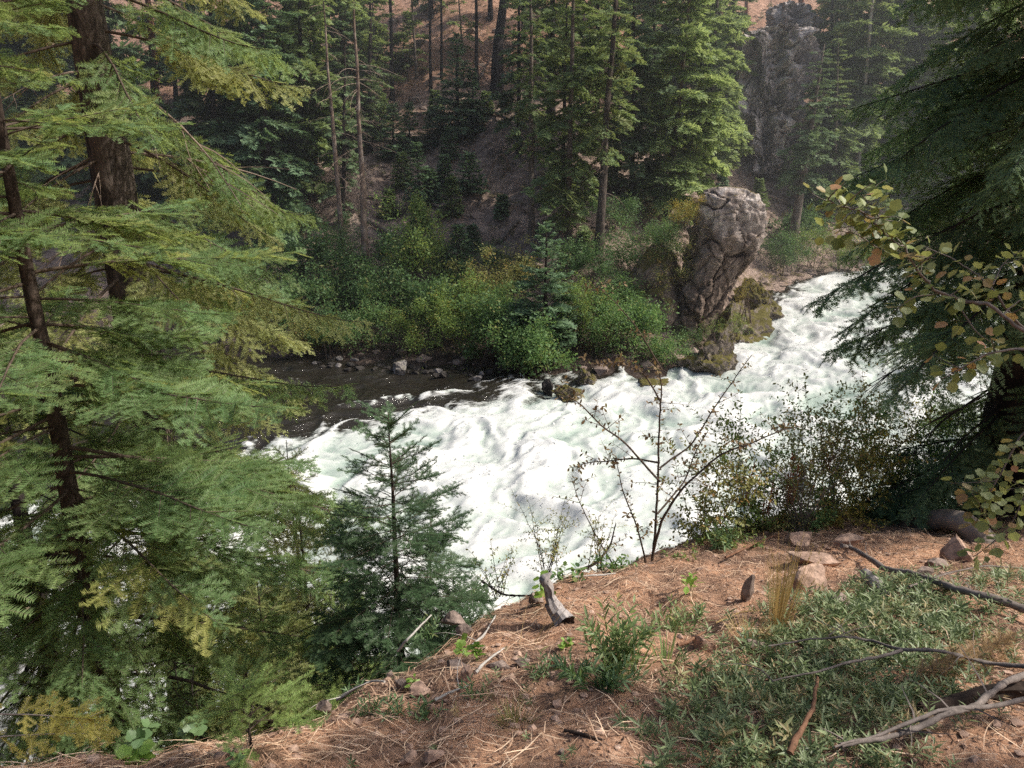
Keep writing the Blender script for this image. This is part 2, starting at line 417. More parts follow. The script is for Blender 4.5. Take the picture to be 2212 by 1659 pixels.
a5 = N(nt, 'ShaderNodeMath', operation='MULTIPLY_ADD'); nt.links.new(n1, a5.inputs[0]); a5.inputs[1].default_value = .25; nt.links.new(hg, a5.inputs[2])
nt.links.new(a5.outputs[0], a4.inputs[2])
a6 = N(nt, 'ShaderNodeMath', operation='MULTIPLY'); nt.links.new(a4.outputs[0], a6.inputs[0]); a6.inputs[1].default_value = .62; nt.links.new(a6.outputs[0], tint.inputs[0])
bmp = N(nt, 'ShaderNodeBump', i_Strength=.3, i_Distance=.1); nt.links.new(mixc(nt, .4, n1, n2), bmp.inputs['Height'])
foam = N(nt, 'ShaderNodeBsdfPrincipled', i_Roughness=.6); nt.links.new(tint.outputs[0], foam.inputs['Base Color']); nt.links.new(bmp.outputs[0], foam.inputs['Normal'])
foam.inputs['Specular IOR Level'].default_value = .2
wat = N(nt, 'ShaderNodeBsdfPrincipled', i_Roughness=.12); wat.inputs['Base Color'].default_value = (.020, .017, .013, 1); wat.inputs['Specular IOR Level'].default_value = .5
wb = N(nt, 'ShaderNodeBump', i_Strength=.9, i_Distance=.14); nt.links.new(n1, wb.inputs['Height']); nt.links.new(wb.outputs[0], wat.inputs['Normal'])
mx = nt.nodes.new('ShaderNodeMixShader'); nt.links.new(ff.outputs[0], mx.inputs[0]); nt.links.new(wat.outputs[0], mx.inputs[1]); nt.links.new(foam.outputs[0], mx.inputs[2])
nt.links.new(mx.outputs[0], out.inputs[0])

def river_surface(X, Y, Z):
    # distance into the dark slack water along the far bank (positive = white water)
    edge = np.interp(X, [-40, -20, -7.1, -3, .9, 3.2, 5.5, 9, 12, 15, 17, 19.5, 22, 40], [6, 17, 26.0, 29.3, 32.0, 33.2, 33.6, 34.6, 38.2, 43, 46.5, 50.5, 53.5, 60])
    s = edge - Y - .9 + 1.3 * fbm(X * .25, Y * .25, 3, 3)
    white = smooth(-4.2, 2.4, s)
    # local flow frame: a runs upstream, b across
    a = (X * .62 + Y * .78); b = (-X * .78 + Y * .62)
    wx = .7 * fbm(a * .3, b * .3, 8, 2); wy = .7 * fbm(a * .3 + 40, b * .3, 8, 2)
    w1 = fbm(a * .20 + wx, b * .30 + wy, 1, 3)
    rid = lambda f, g, sd, o: sum(.55 ** k * (1 - 2.1 * np.abs(pn(a * f * 2.05 ** k + wx * 1.4 + 9 * k, b * g * 2.05 ** k + wy * 1.4, sd + 3 * k))) for k in range(o)) / sum(.55 ** k for k in range(o))
    w2 = rid(.30, .52, 5, 5); w3 = rid(1.3, 2.1, 9, 3)
    amp = .5 + .52 * white
    dz = amp * (.42 * w1 + .19 * (w2 - .3) + .06 * (w3 - .3))
    # standing wave crest in the slack water and a few streaks
    cr = np.exp(-((Y - (30.4 + .45 * (X + 4.5) + .5 * fbm(X * .6, Y * .3, 2, 2))) / .28) ** 2) * smooth(-8, -6.5, X) * (1 - smooth(-2.6, -1.6, X))
    cr2 = np.exp(-((Y - (33.6 + .1 * (X + 12) + .3 * np.sin(X * 1.3))) / .25) ** 2) * smooth(-13, -11, X) * (1 - smooth(-9, -8, X))
    dz = dz + .22 * cr
    st = rid(.35, 2.4, 15, 3)
    fo = -.72 + 1.52 * white + .9 * (w2 - .30) * (1 - .6 * white) + (.35 * w3 + .75 * (st - .25)) * (1 - white) * smooth(-7, -1, s) - .6 * smooth(-5, -9, X) * smooth(18, 13, Y) + (.55 + .5 * fbm(X * 1.5, Y * 2.5, 7, 3)) * cr + (.5 + .6 * fbm(X * 1.5, Y * 2.5, 4, 3)) * cr2  # shade at the near left corner imitated by darker, less foamy water
    pool = np.exp(-(((X - 18.5) / 3.4) ** 2 + ((Y - 54.8) / 2.4) ** 2))
    fo = fo - 1.0 * pool; dz = dz * (1 - .8 * np.clip(pool, 0, 1))
    h = .44 + .30 * w1 + .45 * (w2 - .3) + .22 * (w3 - .3)
    Zs = Z + dz
    shore_z = np.maximum(zfar(X, Y), znear(X, Y, False))
    keep = (shore_z < Zs + .6)
    return keep, fo, h, Zs
rx = axis((-46, -14, .35), (-14, 22, .085), (22, 46, .3))
ry = axis((6, 12, .2), (12, 36, .085), (36, 60, .14), (60, 84, .5))
river = grid_mesh('river', rx, ry, zwater, m, river_surface)

# --- spray torn off the crests of the white water
n = 60000
X = R.uniform(-14, 24, n); Y = R.uniform(12, 60, n)
k, fo, h, Zs = river_surface(X, Y, zwater(X, Y))
ok = k & (fo > .45) & (h + .25 * R.normal(size=n) > .62)
X, Y, Zs = X[ok], Y[ok], Zs[ok]; n = len(X)
P = np.c_[X, Y, Zs + .02 + np.abs(R.normal(size=n)) * .11]
d = R.normal(size=(n, 4, 3)) * (.008 + .022 * R.random(n) ** 2)[:, None, None]
mb = MB(); mb.add((P[:, None] + d).reshape(-1, 3), (np.array([[0, 1, 2], [0, 2, 3], [0, 3, 1], [1, 3, 2]])[None] + 4 * np.arange(n)[:, None, None]).reshape(-1, 3))
o = mb.build('spray', plain_mat('spray_white', (.54, .54, .53), (.62, .62, .61), 3, .6, .3, .0)); o['kind'] = 'stuff'
# ================================================================ foliage templates
def _needles(tw, nl, nw, step, up, rg, out):
    """comb of needles along the twigs tw = [(start, dir, length)]"""
    for p, d, L in tw:
        n = max(3, int(L / step))
        s = (np.arange(n) + rg.random(n)) / n
        d = d / np.linalg.norm(d)
        perp = np.array([-d[1], d[0], 0]); perp /= np.linalg.norm(perp) + 1e-9
        for sg in (-1, 1):
            a = np.radians(rg.uniform(48, 78, n))
            u = rg.uniform(up[0], up[1], n)
            dirs = d * np.cos(a)[:, None] + sg * perp * np.sin(a)[:, None] + np.array([0, 0, 1.]) * u[:, None]
            dirs /= np.linalg.norm(dirs, axis=1)[:, None]
            ln = nl * rg.uniform(.7, 1.1, n) * np.minimum(1, .55 + (1 - s) * 3)
            b = p + d * (s * L)[:, None]
            w = d * nw * .5
            tri = np.stack([b - w, b + w, b + dirs * ln[:, None]], 1)
            out.append((tri, rg.random(n)))
def spray_tpl(L, nl, nw, step, seed, side_gap, ratio=.5, up=(.05, .5), wood=True):
    rg = np.random.default_rng(seed)
    tw = [(np.zeros(3), np.array([1., 0, 0]), L)]
    sg = 1
    for s in np.arange(.12, .93, side_gap / L):
        a = math.radians(rg.uniform(42, 60)); l = L * ratio * (1 - s) ** .8 + .05 * L
        l *= rg.uniform(.7, 1.15)
        d = np.array([math.cos(a), sg * math.sin(a), rg.uniform(-.12, .06)])
        p = np.array([s * L, 0, 0])
        tw.append((p, d, l))
        if l > .2:
            for q in (.35, .55, .75):
                tw.append((p + d * l * q, np.array([1, sg * .15, rg.uniform(-.1, .1)]), l * .4 * (1.1 - q)))
        sg = -sg
    acc = []
    _needles(tw, nl, nw, step, up, rg, acc)
    V = np.concatenate([a[0] for a in acc]).reshape(-1, 3)
    var = np.repeat(np.concatenate([a[1] for a in acc]), 3)
    F = np.arange(len(V)).reshape(-1, 3); mat = np.zeros(len(F), int)
    if wood:
        mb = MB()
        for p, d, l in tw:
            dn = d / np.linalg.norm(d)
            mb.tube(np.array([p, p + dn * l * .95]), [max(.0012, .004 * l), .0009], 3, cap=False)
        Vw = np.concatenate(mb.V); Fw = np.concatenate(mb.Fq)
        Fw = np.concatenate([Fw[:, :3], Fw[:, [0, 2, 3]]])
        F = np.concatenate([F, Fw + len(V)]); mat = np.concatenate([mat, np.ones(len(Fw), int)])
        V = np.concatenate([V, Vw]); var = np.concatenate([var, np.full(len(Vw), .5)])
    return V, F, var, mat
def blade_tpl(seed, n=7, w=.085, jag=.0):
    """a coarse spray for distant crowns: unit length, a fan of kite shaped tufts"""
    rg = np.random.default_rng(seed); V, F, var = [], [], []
    def kite(p, d, l, ww):
        d = d / np.linalg.norm(d); s = np.cross(d, [0, 0, 1.]); s /= np.linalg.norm(s) + 1e-9
        z = np.array([0, 0, rg.uniform(-.03, .05)])
        k = len(V) * 4
        V.append(np.array([p, p + d * l * .45 + s * ww + z, p + d * l, p + d * l * .45 - s * ww + z]))
        F.append([k, k + 1, k + 2, k + 3]); var.append(np.full(4, rg.random()))
    kite(np.zeros(3), np.array([1., 0, 0]), 1, w * .8)
    for i in range(n):
        s = .08 + .84 * (i + rg.random() * .6) / n
        for sg in (-1, 1):
            a = math.radians(rg.uniform(35, 65)); l = (.55 * (1 - s) + .14) * rg.uniform(.7, 1.25)
            kite(np.array([s, 0, 0]), np.array([math.cos(a), sg * math.sin(a), rg.uniform(-.35, .25)]), l, w * rg.uniform(.5, 1.1))
    return np.concatenate(V), np.array(F), np.concatenate(var), np.zeros(len(F), int)
def leaf_clump_tpl(seed, n=9, l=.3, w=.16, r=.5):
    """a loose tuft of leaves of a broadleaf shrub"""
    rg = np.random.default_rng(seed); V, F, var = [], [], []
    for i in range(n):
        p = rg.normal(size=3) * r * np.array([.6, .6, .45])
        d = rg.normal(size=3); d[2] = abs(d[2]) * .4 - .1; d /= np.linalg.norm(d)
        s = np.cross(d, rg.normal(size=3)); s /= np.linalg.norm(s)
        ll, ww = l * rg.uniform(.6, 1.2), w * rg.uniform(.7, 1.2)
        k = i * 4
        V.append(np.array([p, p + d * ll * .5 + s * ww * .5, p + d * ll, p + d * ll * .5 - s * ww * .5])); F.append([k, k + 1, k + 2, k + 3]); var.append(np.full(4, rg.random()))
    return np.concatenate(V), np.array(F), np.concatenate(var), np.zeros(len(F), int)
def frames(X, Z):
    X = X / (np.linalg.norm(X, axis=1)[:, None] + 1e-9)
    Y = np.cross(Z, X); Y /= np.linalg.norm(Y, axis=1)[:, None] + 1e-9
    return X, Y, np.cross(X, Y)
def instance(mb, tpl, O, X, Z, S, var=None, age=None, vk=.5, matoff=0):
    V, F, tv, tm = tpl
    O = np.asarray(O, float).reshape(-1, 3); n = len(O)
    if n == 0: return
    X, Y, Z = frames(np.asarray(X, float).reshape(-1, 3), np.asarray(Z, float).reshape(-1, 3))
    S = np.broadcast_to(np.asarray(S, float), (n,))
    P = O[:, None] + S[:, None, None] * (V[None, :, 0, None] * X[:, None] + V[None, :, 1, None] * Y[:, None] + V[None, :, 2, None] * Z[:, None])
    FF = (F[None] + (np.arange(n) * len(V))[:, None, None]).reshape(-1, F.shape[1])
    sv = R.random(n) if var is None else np.broadcast_to(var, (n,))
    va = (vk * tv[None] + (1 - vk) * sv[:, None]).ravel()
    ag = np.zeros(n) if age is None else np.broadcast_to(age, (n,))
    mb.add(P.reshape(-1, 3), FF, va, np.repeat(ag, len(V)), np.tile(tm, n) + matoff)

SPR_NEAR = {'s': [spray_tpl(.20, .030, .0046, .0044, i, .038) for i in range(3)],
            'm': [spray_tpl(.40, .032, .0048, .0050, 10 + i, .045, .55) for i in range(3)],
            'l': [spray_tpl(.65, .032, .0050, .0056, 20 + i, .055, .55) for i in range(3)]}
SPR_MID = {'s': [spray_tpl(.25, .032, .0082, .0088, 30 + i, .045, .55) for i in range(3)],
           'm': [spray_tpl(.45, .034, .0085, .0098, 40 + i, .055, .55) for i in range(3)],
           'l': [spray_tpl(.75, .035, .0090, .011, 50 + i, .07, .55) for i in range(3)]}
SPR_FAR = [blade_tpl(60 + i, 8, .10) for i in range(5)]
SPR_FINE = [blade_tpl(70 + i, 8, .05) for i in range(4)]
CLUMP = [leaf_clump_tpl(80 + i) for i in range(6)]
SIZE = {'s': .2, 'm': .4, 'l': .65}

def bough(p0, az, L, s0, droop, up, n=12, wig=.12):
    """points of a branch: leaves the trunk at slope s0, sags by droop, turns up again near the tip"""
    t = np.linspace(0, 1, n)
    e = s0 - droop * t + up * t ** 3
    a = az + wig * np.cumsum(R.normal(size=n)) * .3
    st = np.stack([np.sin(a) * np.cos(e), np.cos(a) * np.cos(e), np.sin(e)], -1) * (L / (n - 1))
    P = np.vstack([np.zeros(3), np.cumsum(st[:-1], 0)]) + p0
    return P
def branchlets(P, L, t0, gap, width, hang=0., prof=.8, ang=(32, 66)):
    """origins, directions, normals and lengths of the side shoots along a branch, both sides and the tip"""
    n = max(3, int(L * (1 - t0) / gap))
    t = t0 + (1 - t0) * (np.arange(n) + .5 * R.random(n)) / n
    tt = np.linspace(0, 1, len(P))
    O = np.stack([np.interp(t, tt, P[:, k]) for k in range(3)], -1)
    T = np.gradient(P, axis=0); T /= np.linalg.norm(T, axis=1)[:, None]
    D = np.stack([np.interp(t, tt, T[:, k]) for k in range(3)], -1)
    side = np.cross(D, [0, 0, 1.]); side /= np.linalg.norm(side, axis=1)[:, None] + 1e-9
    res = []
    for sg in (-1, 1):
        a = np.radians(R.uniform(*ang, n))
        d = D * np.cos(a)[:, None] + sg * side * np.sin(a)[:, None] + np.array([0, 0, -1.]) * (hang * R.uniform(.1, 1.7, n) + .12 * R.normal(size=n))[:, None]
        l = width * L * ((1 - t) ** prof * .9 + .16) * np.minimum(1, .45 + (t - t0) * 4) * R.uniform(.45, 1.3, n)
        res.append((O + D * (R.random(n) * gap)[:, None], d, l, t))
    O = np.vstack([r[0] for r in res] + [P[-3:-2], P[-1:] - T[-1:] * .1]); d = np.vstack([r[1] for r in res] + [T[-1:], T[-1:]])
    l = np.concatenate([r[2] for r in res] + [[max(.22 * width * L, .12)] * 2]); t = np.concatenate([r[3] for r in res] + [[1, 1]])
    z = np.tile([0, 0, 1.], (len(O), 1)) + R.normal(size=(len(O), 3)) * .36
    return O, d, z, l, t
def leafy(mb, tpls, O, d, z, l, t, age0=.0, gold=None):
    for k in ('s', 'm', 'l'):
        lo, hi = {'s': (0, .29), 'm': (.29, .52), 'l': (.52, 9)}[k]
        sel = np.nonzero((l >= lo) & (l < hi))[0]
        if not len(sel): continue
        w = R.integers(0, 3, len(sel))
        for q in range(3):
            i = sel[w == q]
            if len(i):
                age = np.clip((1 - t[i]) * .35 * R.random(len(i)) + age0 * R.random(len(i)) ** 2, 0, 1)
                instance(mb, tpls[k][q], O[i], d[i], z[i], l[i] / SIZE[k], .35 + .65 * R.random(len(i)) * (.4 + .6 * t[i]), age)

def near_conifer(name, label, cat, base, height, r0, specs, tpls, nmat, bmat, lean=(0, 0), group=None, t_top=None, twigmat=None, dead=(), bgap=None, nmat2=None):
    """trunk > nothing, branch > foliage.  specs: (z, azimuth, length, slope, droop, up, width, hang, first leaf, age)"""
    root = thing(name, label, cat, base, group)
    n = 24
    z = np.linspace(-.3, height, n); tz = z / height
    P = np.stack([lean[0] * tz + .03 * fbm(z * .6, 3.1 + r0 * 50, 0, 2), lean[1] * tz + .03 * fbm(z * .6, 8.7 + r0 * 50, 0, 2), z], -1)
    rr = r0 * (1 - .93 * np.clip(tz, 0, 1)) * (1 + .35 * np.exp(-np.maximum(z, 0) / (r0 * 2.5)))
    if t_top: rr = np.maximum(rr, t_top)
    mb = MB(); Pf = np.stack([np.interp(np.linspace(0, 1, 90), np.linspace(0, 1, n), P[:, k]) for k in range(3)], -1)
    mb.tube(Pf, np.interp(np.linspace(0, 1, 90), np.linspace(0, 1, n), rr), 16, rough=.12, seed=r0 * 9)
    mb.build('trunk', bmat, root, True)
    tpos = lambda zz: np.array([np.interp(zz, z, P[:, 0]), np.interp(zz, z, P[:, 1]), zz])
    rank = sorted(range(len(specs)), key=lambda i: -specs[i][2]); own = set(rank[:92])
    rest = MB() if len(specs) > 92 else None
    for i, (zz, az, L, s0, dr, up, wd, hg, t0, age) in enumerate(specs):
        p0 = tpos(zz); B = bough(p0, az, L, s0, dr, up)
        rb = max(.003, min(.0075 * L, r0 * .3)) * np.linspace(1, .18, len(B))
        mine = i in own
        b = MB() if mine else rest; b.tube(B, rb, 6, mat=0 if mine else 1)
        O, d, zn, l, t = branchlets(B, L, t0, bgap or (.06 if tpls is SPR_NEAR else .085), wd, hg)
        for o_, d_, l_ in zip(O, d, l):
            if l_ > .25: b.tube(np.array([o_, o_ + d_ / np.linalg.norm(d_) * l_ * .6]), [rb[0] * .28, .002], 4, cap=False, mat=0 if mine else 1)
        f = MB() if mine else rest; leafy(f, tpls, O, d, zn, l, t, age)
        if mine:
            bo = b.build('branch', twigmat or TWIG, root, True); f.build('foliage', [nmat2 if nmat2 and i % 5 < 2 else nmat, twigmat or TWIG], bo)
    if rest is not None: rest.build('branches', [nmat, twigmat or TWIG], root)['kind'] = 'stuff'
    for (zz, az, L, s0, dr, up) in dead:
        b = MB(); dead_limb(b, tpos(zz), az, L, s0, dr, up, max(.004, .009 * L))
        b.build('dead_branch', TWIG_DARK if dead_dark else TWIG_DEAD, root)
    return root
dead_dark = False
def dead_limb(mb, p0, az, L, s0, dr, up, r, sub=5, k=5):
    B = bough(p0, az, L, s0, dr, up, 9, .35)
    mb.tube(B, r * np.linspace(1, .2, len(B)), k, cap=False)
    for _ in range(sub):
        i = R.integers(2, len(B) - 1)
        a = az + R.choice([-1, 1]) * R.uniform(.5, 1.1)
        B2 = bough(B[i], a, L * R.uniform(.18, .45), s0 - dr * .5 + R.uniform(-.4, .3), R.uniform(0, .6), 0, 5, .5)
        mb.tube(B2, r * .42 * np.linspace(1, .2, 5), 3, cap=False)

# ---------------------------------------------------------------- distant conifers
def far_conifer(name, label, base, top, rad, r0, mat, bark, cb=.05, prof=.85, slope=(-.25, .45), droop=.35, up=.3, gap=.42, per=5, spr=.55, fill=1.0, age=.25,
                group=None, tpls=None, bare=0, bare_z=(.05, .5), bare_l=1.2, width=.5, hang=.1, one_side=None, bare_mat=None, lean_pow=1., irregular=.3, red=False):
    base = np.asarray(base, float); top = np.asarray(top, float)
    v = top - base; h = v[2]
    root = thing(name, label, 'tree', base, group)
    n = 14; t = np.linspace(-.02, 1, n)
    tl = np.sign(t) * np.abs(t) ** lean_pow
    P = np.stack([v[0] * tl + .1 * r0 * fbm(t * 5, r0 * 70, 0, 2) * 4, v[1] * tl, h * t], -1)
    mb = MB(); mb.tube(P, r0 * (1 - .88 * np.clip(t, 0, 1)) * (1 + .4 * np.exp(-np.maximum(t, 0) * h / (3 * r0))), 10, rough=.1, seed=r0 * 31)
    mb.build('trunk', bark, root, True)
    tp = lambda q: np.array([np.interp(q, t, P[:, k]) for k in range(3)])
    gap = min(gap, h / 18)
    tpls = tpls or SPR_FAR
    wood, leaf = MB(), MB()
    zt = cb
    OO, DD, ZZ, LL, TT = [], [], [], [], []
    while zt < .985:
        q = (zt - cb) / (1 - cb)
        Lq = rad * ((1 - q) ** prof) * min(1, .55 + q * 4) + .06
        a0 = R.uniform(0, 6.28)
        for k in range(per):
            if R.random() > fill: continue
            L = Lq * R.uniform(1 - irregular, 1 + irregular * .6)
            az = a0 + k * 6.283 / per + R.uniform(-.4, .4)
            if one_side is not None: L *= .55 + .45 * math.cos(az - one_side)
            if L < .08: continue
            s0 = slope[0] + (slope[1] - slope[0]) * q + R.uniform(-.15, .15)
            B = bough(tp(min(.99, zt + R.uniform(-.5, .5) * gap / h)), az, L, s0, droop * (1 - .6 * q), up, 6, .2)
            if L > .5: wood.tube(B, max(.008, .012 * L) * np.linspace(1, .3, 6), 3, cap=False)
            O, d, z, l, tt = branchlets(B, L, .12, spr * .42, width, hang, .7)
            OO.append(O); DD.append(d); ZZ.append(z); LL.append(np.maximum(l, spr * .45)); TT.append(tt)
        zt += gap / h * R.uniform(.75, 1.25)
    if OO:
        O, d, z, l, tt = (np.concatenate(q) for q in (OO, DD, ZZ, LL, TT))
        w = R.integers(0, len(tpls), len(O))
        clumpv = np.clip(.5 + .9 * pn(O[:, 0] * 1.1 + base[0], O[:, 1] * 1.1, O[:, 2] * 1.1), 0, 1)
        for q in range(len(tpls)):
            i = w == q
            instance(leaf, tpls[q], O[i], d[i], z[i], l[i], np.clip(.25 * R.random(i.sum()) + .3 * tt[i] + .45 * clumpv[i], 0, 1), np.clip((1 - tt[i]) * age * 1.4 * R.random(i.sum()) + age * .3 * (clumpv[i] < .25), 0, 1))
        cr = leaf.build('crown', mat, root)
        if wood.V: wood.build('limbs', TWIG, cr)
    for k in range(bare):
        b = MB(); q = R.uniform(*bare_z)
        dead_limb(b, tp(q), R.uniform(0, 6.28), bare_l * R.uniform(.5, 1.2), R.uniform(-.5, .1), R.uniform(.2, .9), 0, .018, 4, 3)
        b.build('dead_branch', bare_mat or TWIG_DEAD, root)
    return root

# ---------------------------------------------------------------- broadleaf shrubs
def shrub(name, label, base, w, h, mat, n=900, leaf=.1, stems=7, group=None, cat='shrub', lobes=6, age=.2, stem_mat=None, d=None, spread=1., open_=.0):
    base = np.asarray(base, float); d = d or w
    root = thing(name, label, cat, base, group)
    sm = MB(); tips = []
    for k in range(stems):
        a = R.uniform(0, 6.28); rr = R.uniform(.2, .9)
        tip = np.array([math.cos(a) * w * .5 * rr, math.sin(a) * d * .5 * rr, h * (R.uniform(.55, .95) - .25 * rr * rr)])
        q = np.linspace(0, 1, 6)[:, None]
        st = np.array([R.normal() * .12 * w, R.normal() * .1 * d, -.15])
        P = st + (tip - st) * q + np.array([0, 0, 1.]) * (q * (1 - q)) * h * .35 + R.normal(size=(6, 3)) * .02 * h * q
        sm.tube(P, (.010 + .006 * h) * np.linspace(1, .3, 6), 4, cap=False); tips.append(tip)
        for _ in range(2):
            B = bough(P[R.integers(2, 6)], R.uniform(0, 6.28), h * R.uniform(.25, .55), R.uniform(.2, 1.3), R.uniform(0, .6), 0, 5, .5); sm.tube(B, .006 * np.linspace(1, .4, 5), 3, cap=False); tips.append(B[-1])
    sm.build('stems', stem_mat or TWIG, root)
    c = [np.array([R.uniform(-.38, .38) * w, R.uniform(-.38, .38) * d, h * R.uniform(.25, .72)]) for _ in range(lobes)]
    c = np.array(c + tips)
    i = R.integers(0, len(c), n)
    dirs = R.normal(size=(n, 3)); dirs /= np.linalg.norm(dirs, axis=1)[:, None]
    rad = np.abs(R.normal(size=n)) ** .5
    lr = R.uniform(.35, 1.35, len(c)); O = c[i] + dirs * (rad * lr[i])[:, None] * np.array([w * .2, d * .2, h * .22]) * spread
    O[:, 2] = np.maximum(O[:, 2], .02 * h)
    keep = pn(O[:, 0] * 2.2 / max(w, .1) * 2 + base[0], O[:, 1] * 3 / max(w, .1), O[:, 2] * 4 / max(h, .1) + base[1]) > -.28 + open_
    O, dirs, rad = O[keep], dirs[keep], rad[keep]; n = len(O)
    f = MB(); wv = R.integers(0, len(CLUMP), n)
    cv = np.clip(.5 + .8 * pn(O[:, 0] * 2.5, O[:, 1] * 2.5, O[:, 2] * 2.5 + base[0]), 0, 1)
    for q in range(len(CLUMP)):
        k = wv == q
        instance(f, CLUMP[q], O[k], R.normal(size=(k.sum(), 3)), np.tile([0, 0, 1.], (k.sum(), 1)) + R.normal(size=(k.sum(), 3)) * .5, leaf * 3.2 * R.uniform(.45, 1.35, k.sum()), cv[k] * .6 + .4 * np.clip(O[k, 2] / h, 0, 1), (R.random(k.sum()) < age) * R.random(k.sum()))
    f.build('foliage', mat, root)
    return root

# single leaves set along stems: used for the sparse bushes of the near bank
def leaf_shape(kind):
    if kind == 'oval':
        o = [(0, 0), (.3, .2), (.65, .24), (1, 0), (.65, -.24), (.3, -.2)]
    elif kind == 'lance':
        o = [(0, 0), (.3, .09), (.6, .085), (1, 0), (.6, -.085), (.3, -.09)]
    else:  # fan with shallow lobes
        o = [(0, 0), (.12, .36), (.34, .42), (.42, .54), (.66, .46), (.76, .3), (.92, .2), (1, 0), (.92, -.22), (.74, -.3), (.68, -.5), (.40, -.52), (.33, -.42), (.1, -.34)]
    o = np.array(o, float); n = len(o)
    V = np.vstack([[.45, 0, -.03], np.c_[o, .10 * np.abs(o[:, 1]) - .10 * o[:, 0] ** 2]])
    F = np.stack([np.zeros(n, int), 1 + np.arange(n), 1 + (np.arange(n) + 1) % n], -1)
    return V, F, np.full(len(V), .5), np.zeros(n, int)
LEAF = {k: leaf_shape(k) for k in ('oval', 'lance', 'fan')}
# ================================================================ rocks
_ico = {}
def ico(sub):
    if sub not in _ico:
        import bmesh
        b = bmesh.new(); bmesh.ops.create_icosphere(b, subdivisions=sub, radius=1)
        b.verts.ensure_lookup_table()
        _ico[sub] = (np.array([v.co[:] for v in b.verts]), np.array([[v.index for v in f.verts] for f in b.faces])); b.free()
    return _ico[sub]
def rock(name, label, p, size, seed, mat, rotz=0., sub=4, cuts=9, rough=.12, cat='rock', group=None, smooth_=False, sink=.25, tilt=(0, 0), fine=1.):
    V, F = ico(sub); V = V.copy(); rg = np.random.default_rng(seed)
    for _ in range(cuts):
        nrm = rg.normal(size=3); nrm /= np.linalg.norm(nrm); dd = rg.uniform(.38, .74)
        ex = np.maximum(0, V @ nrm - dd); V = V - ex[:, None] * nrm * .95
    o = seed * 1.37
    nn = fbm(V[:, 0] * 1.3 + o, V[:, 1] * 1.3, V[:, 2] * 1.3, 3) * rough + fbm(V[:, 0] * 5 + o, V[:, 1] * 5, V[:, 2] * 5, 3) * rough * .3 * fine
    V = V * (1 + nn)[:, None] * np.array(size) * .5
    for ax, a in ((0, tilt[0]), (1, tilt[1]), (2, rotz)):
        c, s = math.cos(a), math.sin(a); i, j = [(1, 2), (2, 0), (0, 1)][ax]
        V[:, i], V[:, j] = c * V[:, i] - s * V[:, j], s * V[:, i] + c * V[:, j]
    V[:, 2] -= V[:, 2].min() + sink * size[2]
    mb = MB(); mb.add(V, F)
    ob = mb.build(name, mat, None, smooth_)
    ob.location = tuple(float(q) for q in p)
    return tag(ob, label, cat, group)
def worley(x, y, z, f):
    """a random value per cell: blocky, fractured stone"""
    x, y, z = x * f[0], y * f[1], z * f[2]
    xi, yi, zi = np.floor(x).astype(int), np.floor(y).astype(int), np.floor(z).astype(int)
    best = np.full(x.shape, 9.); second = best.copy(); val = np.zeros(x.shape)
    for i in (-1, 0, 1):
        for j in (-1, 0, 1):
            for k in (-1, 0, 1):
                h = _p[_p[_p[(xi + i) & 255] + ((yi + j) & 255)] + ((zi + k) & 255)]
                g = _g[h] * .5 + .5
                d = np.sqrt((xi + i + g[..., 0] - x) ** 2 + (yi + j + g[..., 1] - y) ** 2 + (zi + k + g[..., 2] - z) ** 2)
                c = d < best
                second = np.where(c, best, np.minimum(second, d)); val = np.where(c, h / 255., val); best = np.where(c, d, best)
    return val, second - best
